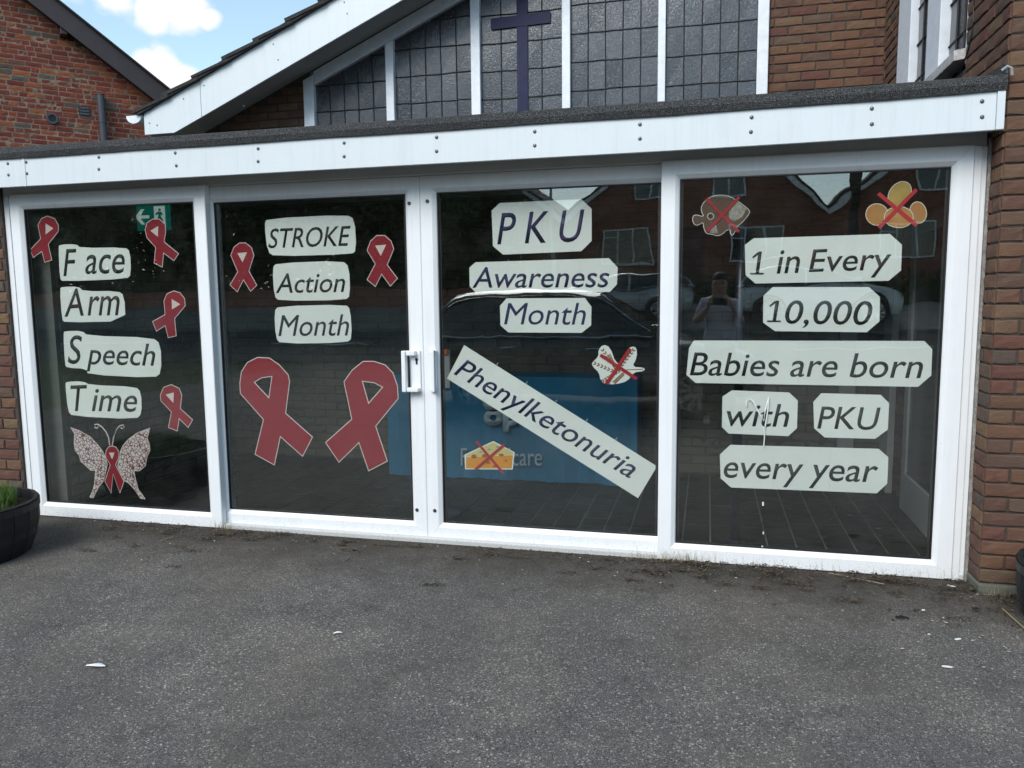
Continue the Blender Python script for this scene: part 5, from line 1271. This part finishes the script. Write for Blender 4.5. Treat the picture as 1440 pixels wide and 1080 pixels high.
def car(label, paint, loc, rz, L=4.6, W=1.88, H=1.58, belt=1.02, hood=.98, group='parked cars'):
    t = thing('parked_car', label, 'car', group, loc)
    t.rotation_euler = (0, 0, rz)
    hw = W/2
    # x stations: rear (-L/2) to front (+L/2): (x, sill, shoulder z, half width, top z)
    st = [(-.5, .34, .62, .80, .66), (-.492, .26, .78, .90, .92), (-.46, .24, .92, .95, 1.0), (-.40, .22, .96, .98, 1.02), (-.1, .20, .96, 1, 1.02), (.14, .20, .94, 1, 1.0), (.22, .20, .92, .995, hood), (.36, .22, .84, .98, hood*.93), (.45, .24, .74, .93, hood*.83), (.485, .26, .64, .86, .70), (.5, .32, .52, .76, .56)]
    vs = []
    for (fx, sill, sh, w, top) in st:
        x = fx*L; w *= hw
        ring = [(x, -w*.86, sill), (x, -w, sill+.10), (x, -w*1.0, (sill+sh)/2+.1), (x, -w*.965, sh), (x, -w*.86, top-.015), (x, -w*.4, top+.02), (x, w*.4, top+.02), (x, w*.86, top-.015), (x, w*.965, sh), (x, w, (sill+sh)/2+.1), (x, w, sill+.10), (x, w*.86, sill)]
        vs += ring
    k = 12; n = len(st); fs = [(i*k+j, (i+1)*k+j, (i+1)*k+(j+1) % k, i*k+(j+1) % k) for i in range(n-1) for j in range(k)]+[tuple(range(k)), tuple((n-1)*k+i for i in reversed(range(k)))]
    mb = MB(); mb.add(vs, fs); b = mb.build('body', paint, t, smooth=True); md = b.modifiers.new('s', 'SUBSURF'); md.levels = 1; md.render_levels = 2
    # greenhouse
    g_ = [(-.485, 1.0, .84, 1.02), (-.43, 1.36*H/1.58, .74, None), (-.36, H-.03, .70, None), (-.10, H+.0, .71, None), (.06, H-.05, .70, None), (.245, 1.0, .82, None)]
    def topz(fx):
        P = [(-.485, 1.0), (-.44, H*.86), (-.37, H-.05), (-.2, H), (-.05, H-.01), (.05, H-.07), (.13, H*.80), (.25, .98)]
        for (a, za), (b_, zb) in zip(P, P[1:]):
            if a <= fx <= b_: return za+(zb-za)*(fx-a)/(b_-a)
        return .98
    xs_ = [-.485, -.44, -.37, -.3, -.2, -.1, 0, .05, .10, .13, .19, .25]; vs = []
    for fx in xs_:
        z1 = topz(fx); z0 = .97; f = (z1-z0)/(H-z0); w0 = hw*.93; w1 = hw*(.93-.23*max(0, f)); x = fx*L
        vs += [(x, -w0, z0), (x, -w1*1.0, z0+(z1-z0)*.93), (x, -w1*.85, z1), (x, 0, z1+.02), (x, w1*.85, z1), (x, w1, z0+(z1-z0)*.93), (x, w0, z0)]
    k = 7; n = len(xs_); mb = MB()
    mb.add(vs, [(i*k+j, (i+1)*k+j, (i+1)*k+j+1, i*k+j+1) for i in range(n-1) for j in range(k-1)]); mb.build('cabin_glass', m_cglass, t, smooth=True)
    # roof skin and pillars
    mb = MB(); rv_ = []; rx = [-.42, -.37, -.3, -.2, -.1, 0, .045]
    for fx in rx:
        z1 = topz(fx)+.012; w1 = hw*(.93-.23*max(0, (z1-.97)/(H-.97))); x = fx*L; rv_ += [(x, -w1*1.01, z1-.055), (x, -w1*.85, z1), (x, 0, z1+.02), (x, w1*.85, z1), (x, w1*1.01, z1-.055)]
    mb.add(rv_, [(i*5+j, (i+1)*5+j, (i+1)*5+j+1, i*5+j+1) for i in range(len(rx)-1) for j in range(4)]); mb.build('roof', paint, t, smooth=True)
    for s in (-1, 1):
        for (fa, fb, wd) in ((.25, .045, .035), (-.10, -.105, .04), (-.485, -.42, .09), (.085, .085, .0)):
            if wd == 0: continue
            za = .98; zb = topz(fb)+.01; mb = MB(); xa, xb = fa*L, fb*L; wa, wb = hw*.94, hw*.705
            mb.prism([(xa-wd, s*wa, za), (xa+wd, s*wa, za), (xb+wd, s*(wb+.012), zb-.03), (xb-wd, s*(wb+.012), zb-.03)], (0, -s*.02, 0)); mb.build('pillar', paint, t)
        mb = MB(); mb.tube([(-.44*L, s*hw*.955, 1.0), (-.1*L, s*hw*.975, 1.005), (.22*L, s*hw*.955, .99)], .012, 6); mb.build('window_trim', m_chrome, t)
        mb = MB(); mb.tube([(fx*L, s*hw*(.93-.225*max(0, (topz(fx)-.97)/(H-.97)))*1.02, topz(fx)-.04) for fx in (-.43, -.37, -.2, -.05, .05, .13, .22)], .011, 6); mb.build('roof_trim', m_chrome, t)
        for fx in (-.20, .04):
            mb = MB(); mb.tube([(fx*L-.09, s*hw*1.0, .86), (fx*L, s*(hw+.025), .87), (fx*L+.09, s*hw*1.0, .87)], .013, 6); mb.build('door_handle', m_chrome, t)
        for (fx, nm) in ((-.305, 'w'), (.313, 'w')):
            mb = MB(); n_ = 14; vs = []
            for i in range(n_+1):
                a = math.pi*(i/n_)*1.1-.05*math.pi; 
                for rr in (.345, .395): vs.append((fx*L+rr*math.cos(a), s*(hw*.995+.008), .34+rr*math.sin(a)))
                vs.append((fx*L+.345*math.cos(a), s*(hw*.90), .34+.345*math.sin(a)))
            mb.add(vs, [f_ for i in range(n_) for f_ in ((i*3, i*3+1, i*3+4, i*3+3), (i*3, i*3+3, i*3+5, i*3+2))]); mb.build('wheel_arch', m_tyre, t)
            wheel_parts(t, fx*L, s*(hw-.10), .335, s)
        mb = MB(); mb.prism([(.20*L, s*(hw*.95), 1.0), (.20*L+.14, s*(hw*.95), 1.0), (.20*L+.12, s*(hw*.95), 1.14), (.20*L, s*(hw*.95), 1.15)], (0, s*.17, 0)); mb.build('wing_mirror', paint, t, bevel=.02)
        mb = MB(); mb.prism([(.478*L, s*hw*.60, .60), (.475*L, s*hw*.86, .62), (.455*L, s*hw*.89, .74), (.462*L, s*hw*.60, .71)], (.045, 0, 0)); mb.build('headlight', m_lampw, t, bevel=.01)
        mb = MB(); mb.prism([(-.492*L, s*hw*.62, .78), (-.485*L, s*hw*.88, .76), (-.48*L, s*hw*.88, .94), (-.488*L, s*hw*.66, .94)], (-.03, 0, 0)); mb.build('tail_light', m_lampr, t, bevel=.01)
    mb = MB(); mb.box((-.5*L-.02, -.26, .66), (-.5*L-.004, .26, .77)); mb.build('number_plate', m_plate, t)
    return t
def paint_mat(name, col):
    m, t, b = new_mat(name); b.inputs['Base Color'].default_value = (*col, 1); b.inputs['Roughness'].default_value = .25; b.inputs['Coat Weight'].default_value = 1; b.inputs['Coat Roughness'].default_value = .03; return m
car('dark grey estate car parked right behind the photographer', paint_mat('dark_grey_paint', (.018,.019,.021)), (-1.57, -6.0, .012), 0)
car('white hatchback parked across the street, nearer the houses', paint_mat('white_car_paint', (.75,.75,.74)), (2.9, -18.6, .75), 0, L=4.1, H=1.48)
car('silver car parked farther along the far pavement', paint_mat('silver_car_paint', (.40,.41,.43)), (-2.6, -18.6, .75), math.pi, L=4.3, H=1.45)

# photographer (seen reflected in the right-hand panel)
def skin_obj(name, joints, edges, m, parent, lv=2):
    me = bpy.data.meshes.new(name); me.from_pydata([j[0] for j in joints], edges, []); me.materials.append(m)
    o = bpy.data.objects.new(name, me); C.objects.link(o); o.parent = parent
    md = o.modifiers.new('skin', 'SKIN'); sv = me.skin_vertices[0].data
    for i, j in enumerate(joints):
        rr = j[1] if isinstance(j[1], tuple) else (j[1], j[1]); sv[i].radius = rr; sv[i].use_root = (i == 0)
    md.use_smooth_shade = True; s_ = o.modifiers.new('sub', 'SUBSURF'); s_.levels = lv; s_.render_levels = lv; return o
m_skin = plain('skin', (.50,.30,.22), .5, .05, 10); m_shirt = plain('pale_lilac_shirt', (.62,.62,.70), .85, .08, 6, .3, 40); m_trou = plain('dark_trousers', (.03,.032,.045), .85, .1, 10)
m_hair = plain('brown_hair', (.05,.03,.02), .6, .4, 80, .8, 200); m_shoe = plain('white_trainers', (.7,.7,.7), .5)
PX, PYY = .13, -4.86
per = thing('person', 'person in a pale shirt and white trainers holding up a phone to take the picture', 'person', loc=(PX, PYY, .012))
# faces +Y
B = [((0,0,.95),(.155,.11)), ((0,-.01,1.12),(.135,.10)), ((0,-.015,1.30),(.165,.115)), ((0,-.02,1.43),(.11,.08)), ((0,0,1.49),(.058,.058)), ((0,.020,1.575),(.082,.098)), ((0,.018,1.66),(.098,.115)), ((0,.010,1.725),(.075,.085)),
     ((.17,-.015,1.40),.06), ((.27,.03,1.19),.047), ((.13,.24,1.36),.033), ((-.17,-.015,1.40),.06), ((-.27,.03,1.19),.047), ((-.11,.24,1.36),.033),
     ((.09,0,.86),.095), ((.11,.01,.48),.062), ((.115,-.02,.09),.042), ((.12,.10,.035),.034), ((-.09,0,.86),.095), ((-.11,.01,.48),.062), ((-.115,-.02,.09),.042), ((-.12,.10,.035),.034)]
E_ = [(0,1),(1,2),(2,3),(3,4),(4,5),(5,6),(6,7),(3,8),(8,9),(9,10),(3,11),(11,12),(12,13),(0,14),(14,15),(15,16),(16,17),(0,18),(18,19),(19,20),(20,21)]
body = skin_obj('body', B, E_, m_skin, per)
sh = skin_obj('shirt', [((0,0,.80),(.215,.175)), ((0,-.01,1.08),(.185,.15)), ((0,-.015,1.30),(.18,.13)), ((0,-.02,1.425),(.13,.095)), ((.17,-.015,1.40),.078), ((.24,.02,1.26),.068), ((-.17,-.015,1.40),.078), ((-.24,.02,1.26),.068)], [(0,1),(1,2),(2,3),(3,4),(4,5),(3,6),(6,7)], m_shirt, per)
tr = skin_obj('trousers', [((0,0,.90),(.185,.145)), ((0,0,1.03),(.17,.135)), ((.09,0,.76),(.105,.115)), ((.11,.01,.48),.082), ((.115,-.02,.07),.066), ((-.09,0,.76),(.105,.115)), ((-.11,.01,.48),.082), ((-.115,-.02,.07),.066)], [(0,1),(0,2),(2,3),(3,4),(0,5),(5,6),(6,7)], m_trou, per)
for s in (-1, 1):
    skin_obj('shoe', [((s*.115,-.05,.045),(.045,.045)), ((s*.117,.03,.045),(.045,.042)), ((s*.122,.15,.035),(.042,.032))], [(0,1),(1,2)], m_shoe, per)
    sg = s
    hx = s*.10 if s > 0 else -.085
    for f in range(4):      # fingers wrap the edges of the phone
        z = 1.385+.020*f+(0 if s > 0 else .0)
        skin_obj('finger', [((s*.115,.25,1.375+.012*f),.011), ((s*.105,.295,z),.0085), ((s*.085,.322,z+.006),.008), ((s*.060,.328,z+.006),.007)], [(0,1),(1,2),(2,3)], m_skin, body, 1)
    skin_obj('thumb', [((s*.11,.235,1.375),.013), ((s*.085,.27,1.40),.010), ((s*.055,.285,1.42),.009)], [(0,1),(1,2)], m_skin, body, 1)
    skin_obj('palm', [((s*.125,.225,1.35),.026), ((s*.118,.25,1.385),(.022,.030)), ((s*.115,.262,1.43),(.018,.024))], [(0,1),(1,2)], m_skin, body, 1)
mb = MB(); mb.lathe([(0,.098),(.045,.092),(.078,.066),(.092,.025),(.094,-.02),(.088,-.028),(0,-.02)], 24, (0,0,0)); mb.lathe([(0,.03),(.05,.02),(.080,-.03),(.082,-.09),(.06,-.13),(0,-.14)], 24, (0,-.030,0)); hr = mb.build('hair', m_hair, per, smooth=True); hr.location = (0,-.002,1.695); hr.rotation_euler = (.22, 0, 0); hr.scale = (.92, 1.05, 1)
mb = MB()
for s in (-1, 1): mb.lathe([(0,.012),(.010,.007),(.013,0),(.010,-.007),(0,-.012)], 12, (s*.033,.098,1.645))
mb.lathe([(0,.02),(.012,.0),(.016,-.016),(0,-.022)], 10, (0,.112,1.615)); mb.build('nose_and_eyes', m_skin, body, smooth=True)
mb = MB()
for s in (-1, 1): mb.tube([(s*.018,.113,1.668), (s*.034,.114,1.673), (s*.052,.104,1.667)], .004, 6); mb.tube([(s*.033,.107,1.645), (s*.033,.1125,1.645)], .0055, 8)
mb.build('brows_and_pupils', m_hair, body)
mb = MB(); mb.tube([(-.026,.110,1.568), (0,.118,1.566), (.026,.110,1.568)], .005, 6); mb.build('mouth', plain('lip_tone', (.35,.12,.10), .5), body)
ph = thing('phone', 'dark smartphone held up in both hands by the person', 'phone', loc=(PX, PYY+.305, 1.42+.012))
mb = MB(); mb.box((-.075,-.004,-.037), (.075,.004,.037)); mb.build('case', m_black, ph, bevel=.004)
mb = MB(); mb.box((.035,.0045,-.0), (.068,.0065,.033)); mb.build('camera_bump', m_pipe, ph)
